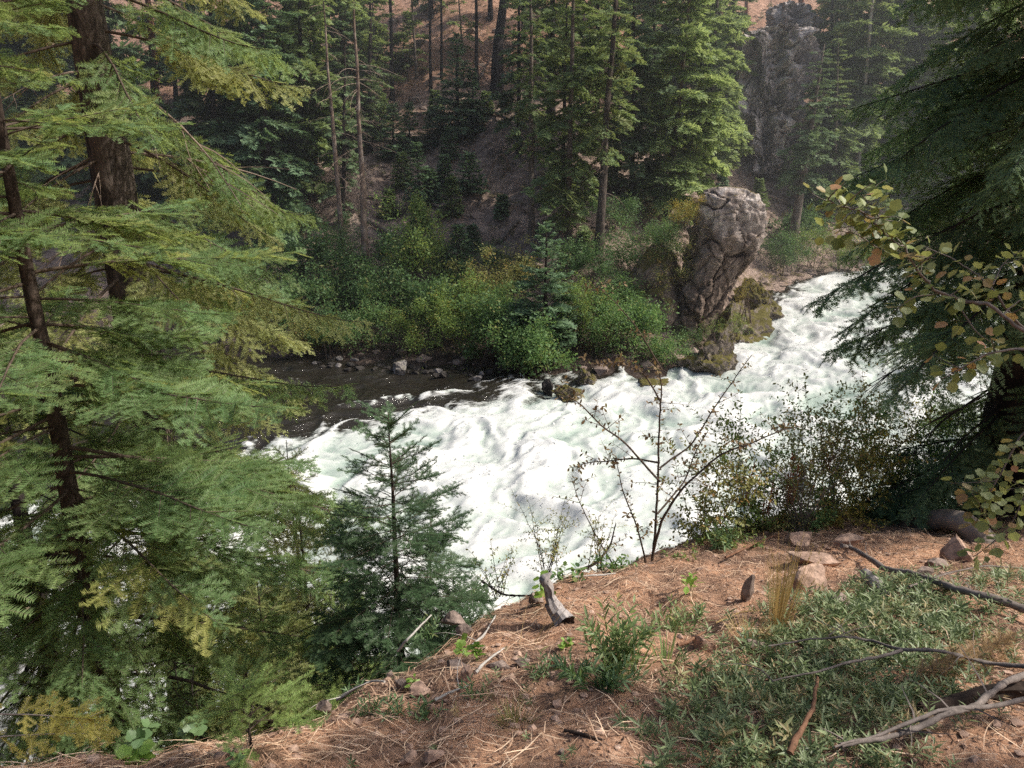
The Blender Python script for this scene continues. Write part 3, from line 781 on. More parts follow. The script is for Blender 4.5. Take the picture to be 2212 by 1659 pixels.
def lofted(name, label, cat, rows, mat, y, depth, push=0., nz=70, nk=72, amp=.25, seed=1., back=.5, pits=.0, ridge=.0, block=.0, bf=(.8, .8, .55)):
    """a crag from its left and right outline at a row of photo heights, standing at distance y; depth metres thick"""
    rows = np.array(rows, float)
    L = np.array([at(u0, v, y) for v, u0, u1 in rows]); Rr = np.array([at(u1, v, y) for v, u0, u1 in rows])
    z = L[:, 2]; o = np.argsort(z); z, lx, rx_ = z[o], L[o, 0], Rr[o, 0]
    zz = np.linspace(z[0] - 1.2, z[-1], nz)
    xl, xr = np.interp(zz, z, lx), np.interp(zz, z, rx_)
    th = np.arange(nk) * 2 * math.pi / nk
    V = []
    for k in range(nz):
        q = (zz[k] - z[0]) / (z[-1] - z[0])
        cx, w = (xl[k] + xr[k]) / 2, (xr[k] - xl[k]) / 2
        capf = min(1., math.sqrt(max(0.02, (1.02 - q) * 13)))
        c, s = np.cos(th), np.sin(th)
        e = .72
        V.append(np.stack([cx + w * np.sign(c) * np.abs(c) ** e * (.35 + .65 * capf), y + depth * .5 + push * q + depth * .5 * np.sign(s) * np.abs(s) ** e * capf, np.full(nk, zz[k])], -1))
    V = np.array(V)
    top = V[-1].mean(0); top[2] += .15
    cen = V.mean(1, keepdims=True)
    d = V - cen; d /= np.linalg.norm(d, axis=2)[..., None] + 1e-9
    x, yy, z_ = V[..., 0] + seed * 7, V[..., 1], V[..., 2]
    dis = amp * (fbm(x * .5, yy * .5, z_ * .5, 3) + .45 * (1 - 2 * np.abs(fbm(x * 1.3, yy * 1.3, z_ * 1.1 + 3, 3))) + .2 * fbm(x * 4, yy * 4, z_ * 4, 3))
    if ridge: dis = dis + ridge * (1 - 2.2 * np.abs(fbm(x * .9, yy * .9, z_ * .28, 3)))
    if pits: dis = dis - pits * smooth(.25, .5, pn(x * 2.3, yy * 2.3, z_ * 2.3 + 9))
    if block:
        wv, we = worley(x + .3 * fbm(x, yy, z_, 2), yy, z_ + .3 * fbm(x + 5, yy, z_, 2), bf)
        w2v, w2e = worley(x + 3, yy + 7, z_, tuple(q * 2.3 for q in bf))
        dis = dis + block * (wv - .5) + .34 * block * (w2v - .5) - .35 * block * smooth(.06, .0, we) - .12 * block * smooth(.08, .0, w2e)
    V = V + d * dis[..., None]; V[..., 2] += .3 * dis
    mb = MB(); i, j = np.meshgrid(np.arange(nz - 1), np.arange(nk), indexing='ij'); jn = (j + 1) % nk
    mb.add(V.reshape(-1, 3), np.stack([i * nk + j, i * nk + jn, (i + 1) * nk + jn, (i + 1) * nk + j], -1).reshape(-1, 4))
    a = np.vstack([V[-1], top[None]]); mb.add(a, np.stack([np.arange(nk), (np.arange(nk) + 1) % nk, np.full(nk, nk)], -1))
    org = np.array([(xl[0] + xr[0]) / 2, y + depth * .5, z[0]])
    return tag(mb.build(name, mat, None, False, origin=org), label, cat)

BOULDER = rock_mat('boulder_stone', (.09, .07, .06), (.33, .28, .25), (.62, .57, .54), (.16, .12, .04), .74, .9, .25, .9, (3.0, 9.0, .6))
CLIFF = rock_mat('cliff_stone', (.03, .025, .026), (.36, .32, .305), (.78, .72, .68), None, .5, .55, .4, 1.)  # near-black tones imitate shaded holes in the stone by colour
MOSSY = rock_mat('mossy_stone', (.035, .03, .026), (.14, .115, .095), (.34, .29, .25), (.13, .115, .03), .57, 2.2, .08, 1.)
DARKROCK = rock_mat('wet_stone', (.015, .013, .012), (.045, .04, .036), (.12, .105, .095), None, .5, 2.2, .05, .7)
SHORE_ST = rock_mat('shore_stone', (.09, .08, .075), (.22, .2, .19), (.4, .38, .35), None, .5, 2.5, .05, .6)
PINKROCK = rock_mat('pink_stone', (.20, .13, .10), (.40, .27, .205), (.55, .40, .31), None, .5, 6, .012, .6)
GREYROCK = rock_mat('grey_stone', (.10, .075, .065), (.26, .20, .17), (.40, .31, .26), None, .5, 6, .012, .6)

# leaning pillar beside the rapids
BY = 38.0
lofted('boulder', 'huge leaning grey boulder with a sunlit top above the rapids', 'boulder',
       [(412, 1552, 1640), (428, 1534, 1654), (465, 1520, 1664), (500, 1524, 1662), (540, 1524, 1644), (590, 1500, 1608), (640, 1476, 1578), (690, 1452, 1556), (735, 1432, 1540), (790, 1408, 1534)],
       BOULDER, BY, 3.4, .0, 190, 190, .22, 2.3, pits=.10, block=.75, bf=(.36, .36, .27))
sh = at(1470, 560, BY + .9)
rock('rock_ledge', 'brown overgrown rock shoulder leaning on the uphill side of the huge boulder', at(1412, 740, BY + 2.3), (6.6, 4.2, 6.6), 71, rock_mat('ledge_stone', (.06, .045, .038), (.18, .14, .11), (.36, .29, .24), (.14, .12, .04), .58, .9, .2, 1.), .4, 5, 9, .3, 'rock', sink=.1)
lofted('cliff', 'tall ridged grey lava cliff standing on the upper slope', 'cliff',
       [(55, 1655, 1735), (76, 1626, 1772), (130, 1612, 1776), (190, 1610, 1762), (240, 1612, 1748), (300, 1632, 1722), (350, 1640, 1710)], CLIFF, 66, 5, 1., 190, 190, .4, 5.1, pits=.9, ridge=.6, block=1.5, bf=(.55, .55, .22))
lofted('cliff', 'dark upper crag of lava behind the top of the ridged cliff', 'cliff',
       [(0, 1700, 1760), (40, 1690, 1770), (90, 1690, 1775)], CLIFF, 74, 4, 1., 60, 80, .5, 8.1, pits=.4, ridge=.5)
# mossy rocks at the water
def wrock(u, v, wpx, hpx, dep, seed, label, mat, name='rock', cat='rock', **k):
    p = onwater(u, v); w = px(p[1], wpx, v); h = px(p[1], hpx, v)
    return rock(name, label, (p[0], p[1] + dep * .3, p[2]), (w, dep, h * 1.5), seed, mat, cat=cat, sink=.3, cuts=16, fine=2.5, **k)
wrock(1610, 745, 225, 110, 8.0, 21, 'long low moss covered rock shelf below the huge boulder at the edge of the rapids', MOSSY, 'rock_shelf', 'rock', rough=.3, sub=5, rotz=-.25)
wrock(1652, 700, 105, 88, 4.5, 22, 'upper mossy rock of the shelf with a sunlit edge over the white water', MOSSY, rough=.25, sub=5)
wrock(1550, 808, 155, 80, 2.6, 23, 'mossy rock with a dark hollow at the lower end of the shelf', MOSSY, rough=.28, sub=5)
wrock(1405, 842, 92, 40, 1.5, 24, 'brown mossy boulder in the foam behind the thin bare bush', MOSSY, rough=.2, sub=5)
wrock(1272, 833, 56, 50, 1.1, 25, 'rock with a bright yellow moss cap at the bank', MOSSY, rough=.2, sub=5)
wrock(1237, 866, 88, 34, 1.2, 26, 'dark two humped rock with brown moss sitting in the foam', MOSSY, rough=.25, sub=5)
wrock(1185, 852, 44, 36, .7, 27, 'small black wet rock splashed by foam beside the two humped rock', DARKROCK, rough=.25)
wrock(860, 808, 50, 44, 1.2, 28, 'rounded pale boulder with a mossy base on the far shore', rock_mat('shore_boulder', (.10, .09, .08), (.25, .23, .21), (.4, .38, .35), (.11, .1, .03), .72, 1.2, .05, .5), rough=.12, sub=5)
# cobbles of the far shore
for k in range(64):
    u = R.uniform(640, 1130); v = np.interp(u, [640, 860, 1130], [783, 800, 818]) + R.uniform(-14, 9)
    p = onwater(u, v)
    if p is None: continue
    z = max(float(zfar(p[0], p[1])), p[2]); s = R.uniform(.16, .5)
    bright = k % 5 == 0
    o = rock('shore_stone', 'pale stone among the black cobbles of the far shore' if bright else 'black wet cobble at the foot of the far bank', (p[0], p[1], z), (s * 1.3, s, s * .7), 300 + k, SHORE_ST if bright else DARKROCK, R.uniform(0, 3), 2, 6, .15, 'stone', 'pale cobbles on the far shore' if bright else 'black cobbles on the far shore')

# ================================================================ far side trees
def base_far(u, v):
    p = far(u, v)
    return p if p is not None else at(u, v, 70)
def ft(ub, vb, ut, vt, wpx, tw, label, mat, bark, **k):
    """tree with its foot at photo position (ub, vb), tip towards (ut, vt), crown width and trunk width in photo pixels"""
    b = base_far(ub, vb); tp = at(ut, vt, b[1]); s = b[1] / ray(1106, 400)[1] / FOC
    name = k.pop('name', 'fir_tree')
    return far_conifer(name, label, b, tp, max(.1, wpx * s * (.60 if k.get('gap') == .36 else .53)), max(.025, tw * s / 2), mat, bark, **k)
SPARSE = dict(prof=.6, slope=(-.5, .1), droop=.5, up=.2, fill=.75, irregular=.55)
TALL = dict(prof=.55, slope=(-.45, .25), droop=.45, up=.25, fill=.8, irregular=.5, gap=.55, per=5)
PINE = dict(prof=.5, slope=(-.3, .4), droop=.2, up=.2, fill=.4, irregular=.6, gap=.7, per=4)
YOUNG = dict(prof=.9, slope=(-.15, .6), droop=.25, up=.3, gap=.36, per=6, irregular=.2, spr=.5, age=.1)
# snags by the bank
ft(742, 560, 694, -60, 60, 13, 'grey dead trunk with a tuft of rust red needles, next to the big gold fir', FAR_L, BARK_SNAG, name='dead_tree', cb=.86, bare=22, bare_z=(.12, .9), bare_l=1.6, **SPARSE)
ft(792, 602, 758, -110, 90, 17, 'pale grey snag with long drooping bare twigs standing on the far bank', FAR_L, BARK_SNAG, name='dead_tree', cb=.85, bare=46, bare_z=(.2, .72), bare_l=2.6, bare_mat=TWIG_DEAD, **SPARSE)
# scorched thin pines on the upper slope
ft(848, 214, 836, -320, 120, 9, 'black trunked pine behind the pale snag', FAR_L, BARK_DARK, name='pine_tree', cb=.42, bare=6, **PINE)
ft(931, 196, 921, -330, 110, 7, 'slim dark pine, first of the two close together on the upper slope', FAR_L, BARK_DARK, name='pine_tree', cb=.45, bare=4, **PINE)
ft(954, 168, 952, -320, 90, 6, 'thinnest dark pine pole, second of the two close together on the upper slope', FAR_L, BARK_DARK, name='pine_tree', cb=.5, bare=4, **PINE)
ft(1031, 190, 1024, -320, 80, 9, 'dark straight pine pole above the bare dirt chute', FAR_L, BARK_DARK, name='pine_tree', cb=.55, bare=6, bare_l=.9, **PINE)
ft(900, 170, 880, -160, 100, 6, 'airy light green young pine between the dark poles', FAR_L, BARK_GREY, name='pine_tree', cb=.1, **PINE)
ft(815, 215, 800, -90, 110, 6, 'airy sunlit pine behind the black trunked pine', FAR_L, BARK_GREY, name='pine_tree', cb=.1, **PINE)
ft(1000, 120, 985, -80, 70, 5, 'small sunlit pine high on the pink slope', FAR_L, BARK_GREY, name='pine_tree', cb=.1, **PINE)
# young blue firs of the slope
ft(988, 300, 987, 74, 118, 12, 'tall blue green fir in the middle of the slope', FAR_B, BARK_DARK, cb=.06, **YOUNG)
ft(1022, 292, 1020, 150, 62, 8, 'blue green fir leaning close against the tall one on the slope', FAR_B, BARK_DARK, cb=.05, **YOUNG)
ft(850, 345, 848, 222, 72, 8, 'dark blue fir beside the pale snag', FAR_B, BARK_DARK, cb=.05, **YOUNG)
ft(884, 325, 884, 226, 56, 6, 'narrow dark fir between the snag and the tall blue fir', FAR_B, BARK_DARK, cb=.05, **YOUNG)
ft(908, 450, 899, 310, 70, 9, 'blue fir with a pointed top on the lower slope', FAR_B, BARK_DARK, cb=.12, **YOUNG)
ft(934, 440, 928, 368, 52, 6, 'smaller fir against the pointed blue fir', FAR_B, BARK_DARK, cb=.1, **YOUNG)
ft(1014, 420, 1014, 330, 74, 8, 'small round topped fir at the edge of the dirt chute', FAR_B, BARK_DARK, cb=.12, **YOUNG)
ft(992, 590, 992, 486, 66, 8, 'small dark fir at the foot of the dirt chute', FAR_B, BARK_DARK, cb=.05, **YOUNG)
ft(1178, 772, 1180, 478, 190, 16, 'broad dark green fir growing out of the bank bushes', FAR_B, BARK_DARK, cb=.13, **YOUNG)
ft(862, 160, 884, 30, 60, 6, 'small dark fir on the upper slope behind the poles', FAR_G, BARK_DARK, cb=.05, **YOUNG)
# the big firs of the middle
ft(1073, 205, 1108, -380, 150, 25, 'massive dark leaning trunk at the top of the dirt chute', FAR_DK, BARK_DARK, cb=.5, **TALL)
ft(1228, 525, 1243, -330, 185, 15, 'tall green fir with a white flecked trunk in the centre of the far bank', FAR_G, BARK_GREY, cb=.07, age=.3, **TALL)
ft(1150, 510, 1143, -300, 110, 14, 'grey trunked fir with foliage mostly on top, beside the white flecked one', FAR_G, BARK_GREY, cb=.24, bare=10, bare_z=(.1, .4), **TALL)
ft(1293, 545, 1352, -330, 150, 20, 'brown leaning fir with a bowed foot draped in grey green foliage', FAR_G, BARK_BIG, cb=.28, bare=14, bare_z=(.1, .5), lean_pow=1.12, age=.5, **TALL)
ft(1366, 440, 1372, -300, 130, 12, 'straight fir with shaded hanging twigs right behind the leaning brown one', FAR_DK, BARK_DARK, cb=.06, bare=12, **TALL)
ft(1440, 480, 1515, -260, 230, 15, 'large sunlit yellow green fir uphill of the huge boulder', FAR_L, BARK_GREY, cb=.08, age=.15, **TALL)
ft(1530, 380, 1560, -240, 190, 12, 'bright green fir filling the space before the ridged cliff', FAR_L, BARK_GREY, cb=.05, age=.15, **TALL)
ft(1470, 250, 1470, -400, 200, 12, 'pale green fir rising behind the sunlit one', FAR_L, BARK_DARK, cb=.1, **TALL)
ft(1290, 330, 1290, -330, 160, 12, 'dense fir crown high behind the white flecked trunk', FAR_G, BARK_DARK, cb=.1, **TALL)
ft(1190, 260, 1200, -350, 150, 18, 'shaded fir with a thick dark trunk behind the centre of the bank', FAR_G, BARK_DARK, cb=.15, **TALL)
ft(1683, 388, 1683, 310, 40, 6, 'tiny pale lit fir below the ridged cliff', FAR_L, BARK_GREY, cb=.08, **YOUNG)
ft(1710, 552, 1778, 95, 120, 22, 'tall shaded fir with a leaning grey trunk across the water', FAR_DK, BARK_GREY, cb=.36, **TALL)
ft(1848, 420, 1906, -240, 170, 12, 'sunlit fir with a thin pale trunk beyond the upstream bend', FAR_L, BARK_PALE, cb=.18, age=.1, **TALL)
ft(1800, 470, 1812, 80, 120, 8, 'feathery green fir between the leaning trunk and the pale trunk', FAR_G, BARK_GREY, cb=.1, **TALL)
ft(1890, 470, 1888, 300, 80, 8, 'young green fir at the upstream bend', FAR_L, BARK_GREY, cb=.1, **YOUNG)
ft(1775, 485, 1776, 385, 60, 6, 'young fir low by the water near the bend', FAR_G, BARK_GREY, cb=.1, **YOUNG)
ft(1938, 330, 1934, -260, 130, 20, 'broad purple grey trunk far back above the upstream bend', FAR_G, BARK_GREY, cb=.45, **TALL)
ft(1990, 380, 2000, -260, 170, 14, 'pale green fir far back behind the dark boughs', FAR_L, BARK_GREY, cb=.15, **TALL)
ft(2080, 420, 2090, -260, 190, 14, 'hazy fir farthest upstream on the far bank', FAR_G, BARK_GREY, cb=.1, **TALL)
ft(1850, 250, 1840, -330, 120, 9, 'light green fir on the slope above the bend', FAR_L, BARK_GREY, cb=.1, **TALL)
ft(1725, 70, 1755, -300, 100, 14, 'reddish leaning pine at the top of the cliff', FAR_L, BARK_RED, name='pine_tree', cb=.6, **PINE)
ft(1612, 80, 1610, -300, 120, 9, 'pine on the pink slope beside the cliff top', FAR_L, BARK_RED, name='pine_tree', cb=.35, **PINE)
ft(1712, 66, 1700, -60, 40, 9, 'bleached grey snag with crooked arms on the cliff top', FAR_L, BARK_PALE, name='dead_tree', cb=.99, bare=16, bare_z=(.2, .95), bare_l=1.6, bare_mat=BARK_PALE, **SPARSE)
# more of the forest up the slope
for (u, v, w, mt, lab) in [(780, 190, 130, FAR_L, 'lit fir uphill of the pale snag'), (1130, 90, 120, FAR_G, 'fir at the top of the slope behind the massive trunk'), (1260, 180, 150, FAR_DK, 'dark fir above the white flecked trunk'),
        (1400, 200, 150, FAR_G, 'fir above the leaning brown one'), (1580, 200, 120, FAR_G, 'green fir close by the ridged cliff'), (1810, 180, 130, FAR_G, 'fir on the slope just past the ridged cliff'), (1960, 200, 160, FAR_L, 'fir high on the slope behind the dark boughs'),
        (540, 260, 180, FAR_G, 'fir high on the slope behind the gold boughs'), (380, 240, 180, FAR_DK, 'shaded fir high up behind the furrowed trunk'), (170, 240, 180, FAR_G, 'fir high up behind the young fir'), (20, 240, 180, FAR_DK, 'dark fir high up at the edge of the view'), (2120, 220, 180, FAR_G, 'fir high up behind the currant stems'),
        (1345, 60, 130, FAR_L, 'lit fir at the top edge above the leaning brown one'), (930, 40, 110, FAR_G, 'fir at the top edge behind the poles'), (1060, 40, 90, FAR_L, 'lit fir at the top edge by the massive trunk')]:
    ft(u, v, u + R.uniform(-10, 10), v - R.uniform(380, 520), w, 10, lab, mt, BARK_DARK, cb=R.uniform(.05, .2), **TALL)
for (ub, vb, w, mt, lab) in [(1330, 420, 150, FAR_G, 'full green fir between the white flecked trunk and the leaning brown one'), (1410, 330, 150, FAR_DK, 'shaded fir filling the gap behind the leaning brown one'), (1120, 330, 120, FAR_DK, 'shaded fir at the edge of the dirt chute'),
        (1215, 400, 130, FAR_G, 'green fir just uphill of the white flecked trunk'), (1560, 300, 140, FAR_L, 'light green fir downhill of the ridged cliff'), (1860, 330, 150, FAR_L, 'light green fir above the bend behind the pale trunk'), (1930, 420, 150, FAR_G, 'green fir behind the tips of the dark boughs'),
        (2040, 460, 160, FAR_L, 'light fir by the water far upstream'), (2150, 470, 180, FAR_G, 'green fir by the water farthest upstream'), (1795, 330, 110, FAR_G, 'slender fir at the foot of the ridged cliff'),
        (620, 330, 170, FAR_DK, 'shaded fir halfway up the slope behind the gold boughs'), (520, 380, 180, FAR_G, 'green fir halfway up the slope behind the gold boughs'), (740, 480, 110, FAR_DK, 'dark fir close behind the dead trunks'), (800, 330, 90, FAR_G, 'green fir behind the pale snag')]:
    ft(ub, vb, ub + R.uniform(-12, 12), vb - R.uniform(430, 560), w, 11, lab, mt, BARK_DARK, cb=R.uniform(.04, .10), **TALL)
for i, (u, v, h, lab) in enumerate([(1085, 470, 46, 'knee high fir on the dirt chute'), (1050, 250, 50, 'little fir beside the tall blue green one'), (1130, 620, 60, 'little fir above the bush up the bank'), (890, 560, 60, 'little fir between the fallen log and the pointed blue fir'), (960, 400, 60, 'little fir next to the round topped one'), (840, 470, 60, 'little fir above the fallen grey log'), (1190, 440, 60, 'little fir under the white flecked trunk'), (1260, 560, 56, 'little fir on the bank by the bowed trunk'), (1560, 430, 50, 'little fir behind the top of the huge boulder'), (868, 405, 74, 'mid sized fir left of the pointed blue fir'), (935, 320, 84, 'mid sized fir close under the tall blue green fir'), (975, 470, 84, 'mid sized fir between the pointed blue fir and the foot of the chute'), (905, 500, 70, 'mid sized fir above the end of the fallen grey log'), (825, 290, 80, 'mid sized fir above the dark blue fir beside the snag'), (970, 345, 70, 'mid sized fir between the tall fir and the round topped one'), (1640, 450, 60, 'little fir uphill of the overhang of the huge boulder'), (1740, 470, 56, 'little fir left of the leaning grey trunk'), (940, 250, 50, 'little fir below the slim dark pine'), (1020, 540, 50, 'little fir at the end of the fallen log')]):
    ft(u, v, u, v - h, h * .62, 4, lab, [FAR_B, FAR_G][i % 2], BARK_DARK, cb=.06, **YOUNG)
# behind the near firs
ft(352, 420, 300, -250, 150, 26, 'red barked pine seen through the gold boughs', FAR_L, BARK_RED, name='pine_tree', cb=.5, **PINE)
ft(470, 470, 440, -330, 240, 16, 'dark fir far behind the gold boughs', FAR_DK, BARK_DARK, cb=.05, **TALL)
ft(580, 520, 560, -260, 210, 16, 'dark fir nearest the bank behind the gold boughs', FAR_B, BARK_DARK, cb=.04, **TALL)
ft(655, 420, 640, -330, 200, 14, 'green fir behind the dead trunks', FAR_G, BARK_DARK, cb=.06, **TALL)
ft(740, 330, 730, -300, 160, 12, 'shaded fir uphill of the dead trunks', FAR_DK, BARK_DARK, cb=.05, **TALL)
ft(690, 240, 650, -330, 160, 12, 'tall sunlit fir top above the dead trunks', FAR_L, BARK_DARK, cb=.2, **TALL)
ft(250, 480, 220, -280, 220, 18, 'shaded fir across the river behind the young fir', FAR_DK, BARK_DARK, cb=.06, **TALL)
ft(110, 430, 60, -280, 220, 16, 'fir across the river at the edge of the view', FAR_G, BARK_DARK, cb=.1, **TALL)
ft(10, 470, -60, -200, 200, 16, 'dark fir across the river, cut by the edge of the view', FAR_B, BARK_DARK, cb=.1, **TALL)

# thin bent and fallen poles
def pole(name, label, cat, pts, wpx, mat, y=None, lift=0., k=6, taper=.4, sub=0, rough=.08):
    P = []
    for q in pts:
        if len(q) == 3: P.append(at(*q))
        else:
            b = base_far(*q); P.append(b + np.array([0, -.1, lift]))
    P = np.array(P); n = len(P); s = np.linspace(0, 1, n); q = np.linspace(0, 1, 6 * n)
    P = np.stack([np.interp(q, s, P[:, i]) for i in range(3)], -1)
    for _ in range(2): P[1:-1] = (P[:-2] + 2 * P[1:-1] + P[2:]) / 4
    r = px(P[0, 1], wpx) / 2
    root = thing(name, label, cat, P[0])
    mb = MB(); mb.tube(P - P[0], r * np.linspace(1, taper, len(P)), k, rough=rough, seed=r * 40); mb.build('trunk', mat, root, True)
    for _ in range(sub):
        b = MB(); i = R.integers(len(P) // 3, len(P) - 2)
        dead_limb(b, P[i] - P[0], R.uniform(0, 6.28), R.uniform(.5, 1.4), R.uniform(-.4, .5), R.uniform(0, .6), 0, r * .35, 3, 3)
        b.build('dead_branch', mat, root)
    return root
pole('fallen_log', 'long grey log fallen down the bank behind the bushes', 'log', [(792, 490), (850, 522), (910, 545), (955, 562), (1035, 588)], 13, BARK_SNAG, lift=.5, sub=8)
bq = base_far(1098, 362)
yb = bq[1] - .3
pole('bent_sapling', 'bare sapling arched over like a hook on the dirt chute', 'dead tree', [(1098, 365, yb), (1095, 345, yb), (1086, 333, yb - .1), (1073, 338, yb - .4), (1058, 375, yb - 1.2), (1040, 430, yb - 2.5), (1016, 510, yb - 4.5)], 7, BARK_SNAG, taper=.45, sub=4)
pole('dead_sapling', 'white bent sapling pole in front of the sunlit fir', 'dead tree', [(1402, 398), (1405, 340, base_far(1402, 398)[1]), (1411, 290, base_far(1402, 398)[1]), (1424, 240, base_far(1402, 398)[1])], 6, BARK_PALE)
pole('dead_sapling', 'slim grey dead sapling right of the massive leaning trunk', 'dead tree', [(1118, 228), (1120, 160, base_far(1118, 228)[1]), (1118, 90, base_far(1118, 228)[1]), (1121, 0, base_far(1118, 228)[1])], 5, BARK_SNAG, sub=7)
pole('fallen_branch', 'dead branch lying down the dirt below the massive trunk', 'branch', [(1038, 178), (1050, 150), (1072, 120)], 4, BARK_SNAG, lift=.3)

for i, (pts, lab) in enumerate([([(905, 430), (960, 455), (1010, 470)], 'grey log lying across the slope by the pointed blue fir'), ([(1120, 480), (1085, 520), (1060, 560)], 'log lying down the dirt chute'), ([(1180, 590), (1230, 575), (1275, 570)], 'log on the bank behind the broad fir'), ([(830, 290), (880, 300), (930, 318)], 'dark log across the upper slope below the black trunked pine'), ([(1640, 420), (1700, 440), (1745, 465)], 'log on the slope behind the huge boulder'), ([(1060, 240), (1100, 265), (1120, 300)], 'log lying below the massive leaning trunk')]):
    pole('fallen_log', lab, 'log', pts, R.uniform(6, 10), [BARK_SNAG, BARK_GREY][i % 2], lift=.12, sub=3)
# ================================================================ bushes along the far bank
def bs(u, v, wpx, hpx, label, mat, n=700, y=None, leaf=.14, **k):
    b = base_far(u, v) if y is None else at(u, v, y)
    s = b[1] / ray(1106, v)[1] / FOC
    leaf *= R.uniform(.6, 1.35)
    return shrub('shrub', label, b, wpx * s * 1.15, hpx * s * (1.06 if y is None else 1.1), mat, int(n * .95), leaf, d=min(wpx * s * 1.2, 3.2), **k)
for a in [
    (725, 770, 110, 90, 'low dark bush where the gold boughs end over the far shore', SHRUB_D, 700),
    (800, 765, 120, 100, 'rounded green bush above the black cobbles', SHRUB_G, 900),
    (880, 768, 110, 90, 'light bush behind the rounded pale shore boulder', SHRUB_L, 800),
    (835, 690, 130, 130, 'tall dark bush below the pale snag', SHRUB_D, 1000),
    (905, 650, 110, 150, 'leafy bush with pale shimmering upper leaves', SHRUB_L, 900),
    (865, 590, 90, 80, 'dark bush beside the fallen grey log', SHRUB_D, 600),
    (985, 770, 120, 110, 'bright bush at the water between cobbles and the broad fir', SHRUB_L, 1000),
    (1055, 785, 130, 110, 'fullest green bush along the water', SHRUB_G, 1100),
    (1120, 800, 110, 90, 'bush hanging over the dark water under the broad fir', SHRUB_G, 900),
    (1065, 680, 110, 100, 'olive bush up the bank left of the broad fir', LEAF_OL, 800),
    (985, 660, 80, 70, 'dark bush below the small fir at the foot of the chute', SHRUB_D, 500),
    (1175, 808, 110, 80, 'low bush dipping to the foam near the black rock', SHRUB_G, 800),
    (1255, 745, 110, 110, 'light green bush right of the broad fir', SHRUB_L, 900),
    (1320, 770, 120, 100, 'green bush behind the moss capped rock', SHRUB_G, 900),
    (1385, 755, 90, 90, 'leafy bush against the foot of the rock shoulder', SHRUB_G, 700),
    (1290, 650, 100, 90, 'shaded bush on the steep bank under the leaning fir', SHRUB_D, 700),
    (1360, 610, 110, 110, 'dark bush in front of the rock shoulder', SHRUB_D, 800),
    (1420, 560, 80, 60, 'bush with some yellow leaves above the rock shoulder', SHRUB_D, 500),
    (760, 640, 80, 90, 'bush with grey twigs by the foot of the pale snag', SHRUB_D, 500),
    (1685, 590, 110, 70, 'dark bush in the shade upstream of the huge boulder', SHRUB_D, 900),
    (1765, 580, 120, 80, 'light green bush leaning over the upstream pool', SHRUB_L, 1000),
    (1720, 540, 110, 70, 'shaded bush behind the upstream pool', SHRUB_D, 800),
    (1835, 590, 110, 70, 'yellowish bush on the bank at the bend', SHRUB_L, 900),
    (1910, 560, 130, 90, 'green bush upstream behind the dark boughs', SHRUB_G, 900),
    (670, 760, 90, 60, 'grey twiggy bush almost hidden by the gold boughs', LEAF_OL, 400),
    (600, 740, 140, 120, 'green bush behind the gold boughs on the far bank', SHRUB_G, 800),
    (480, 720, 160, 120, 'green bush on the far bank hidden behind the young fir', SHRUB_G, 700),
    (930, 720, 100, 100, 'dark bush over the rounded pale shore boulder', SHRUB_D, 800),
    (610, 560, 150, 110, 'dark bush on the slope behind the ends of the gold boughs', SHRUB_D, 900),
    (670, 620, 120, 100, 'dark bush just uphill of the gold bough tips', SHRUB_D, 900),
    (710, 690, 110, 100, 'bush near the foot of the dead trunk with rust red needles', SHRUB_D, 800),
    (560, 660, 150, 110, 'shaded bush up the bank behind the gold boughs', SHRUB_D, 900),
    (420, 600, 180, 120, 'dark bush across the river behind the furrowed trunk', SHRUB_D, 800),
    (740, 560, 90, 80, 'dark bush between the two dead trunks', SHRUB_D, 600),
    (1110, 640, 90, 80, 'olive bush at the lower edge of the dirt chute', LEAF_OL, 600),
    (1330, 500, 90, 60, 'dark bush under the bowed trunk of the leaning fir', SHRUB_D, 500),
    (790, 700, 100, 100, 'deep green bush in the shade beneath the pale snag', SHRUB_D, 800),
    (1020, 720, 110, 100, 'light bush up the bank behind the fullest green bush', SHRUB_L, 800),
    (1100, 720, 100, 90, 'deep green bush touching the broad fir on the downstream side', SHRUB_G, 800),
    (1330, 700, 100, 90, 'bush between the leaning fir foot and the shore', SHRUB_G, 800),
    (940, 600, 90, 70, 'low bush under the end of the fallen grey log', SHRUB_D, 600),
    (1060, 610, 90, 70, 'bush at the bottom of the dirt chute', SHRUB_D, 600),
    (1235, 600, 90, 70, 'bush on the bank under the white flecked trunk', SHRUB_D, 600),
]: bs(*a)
bs(1492, 492, 82, 52, 'golden yellow bush growing on the shoulder of the huge boulder', SHRUB_Y, 520, y=BY + .6, leaf=.06)
bs(1612, 690, 66, 100, 'yellow green bush under the overhang of the huge boulder', SHRUB_Y, 560, y=BY + 1.2, leaf=.07)
bs(1590, 735, 60, 50, 'small lit bush on the mossy shelf', SHRUB_L, 300, y=BY + .2, leaf=.06)
bs(1452, 640, 90, 110, 'olive bush growing against the uphill side of the huge boulder', LEAF_OL, 700, y=BY + 1.0, leaf=.08)
bs(1440, 560, 80, 80, 'green bush in the notch behind the golden bush of the boulder', SHRUB_G, 600, y=BY + 2.0, leaf=.09)
bs(1535, 742, 70, 46, 'yellow green bush at the foot of the huge boulder facing the water', SHRUB_L, 420, y=BY - .7, leaf=.06)
bs(1440, 790, 90, 56, 'dark green bush at the water between the huge boulder and the rapids', SHRUB_G, 600, leaf=.09)
bs(1480, 765, 70, 50, 'dark ferny bush at the foot of the huge boulder', SHRUB_D, 400, y=BY - .5, leaf=.07)
bs(1380, 490, 90, 50, 'rusty brown brush on the mound behind the boulder', LEAF_BR, 400, leaf=.07)
bs(1690, 400, 100, 40, 'rust coloured brush below the ridged cliff', LEAF_BR, 500, leaf=.07)

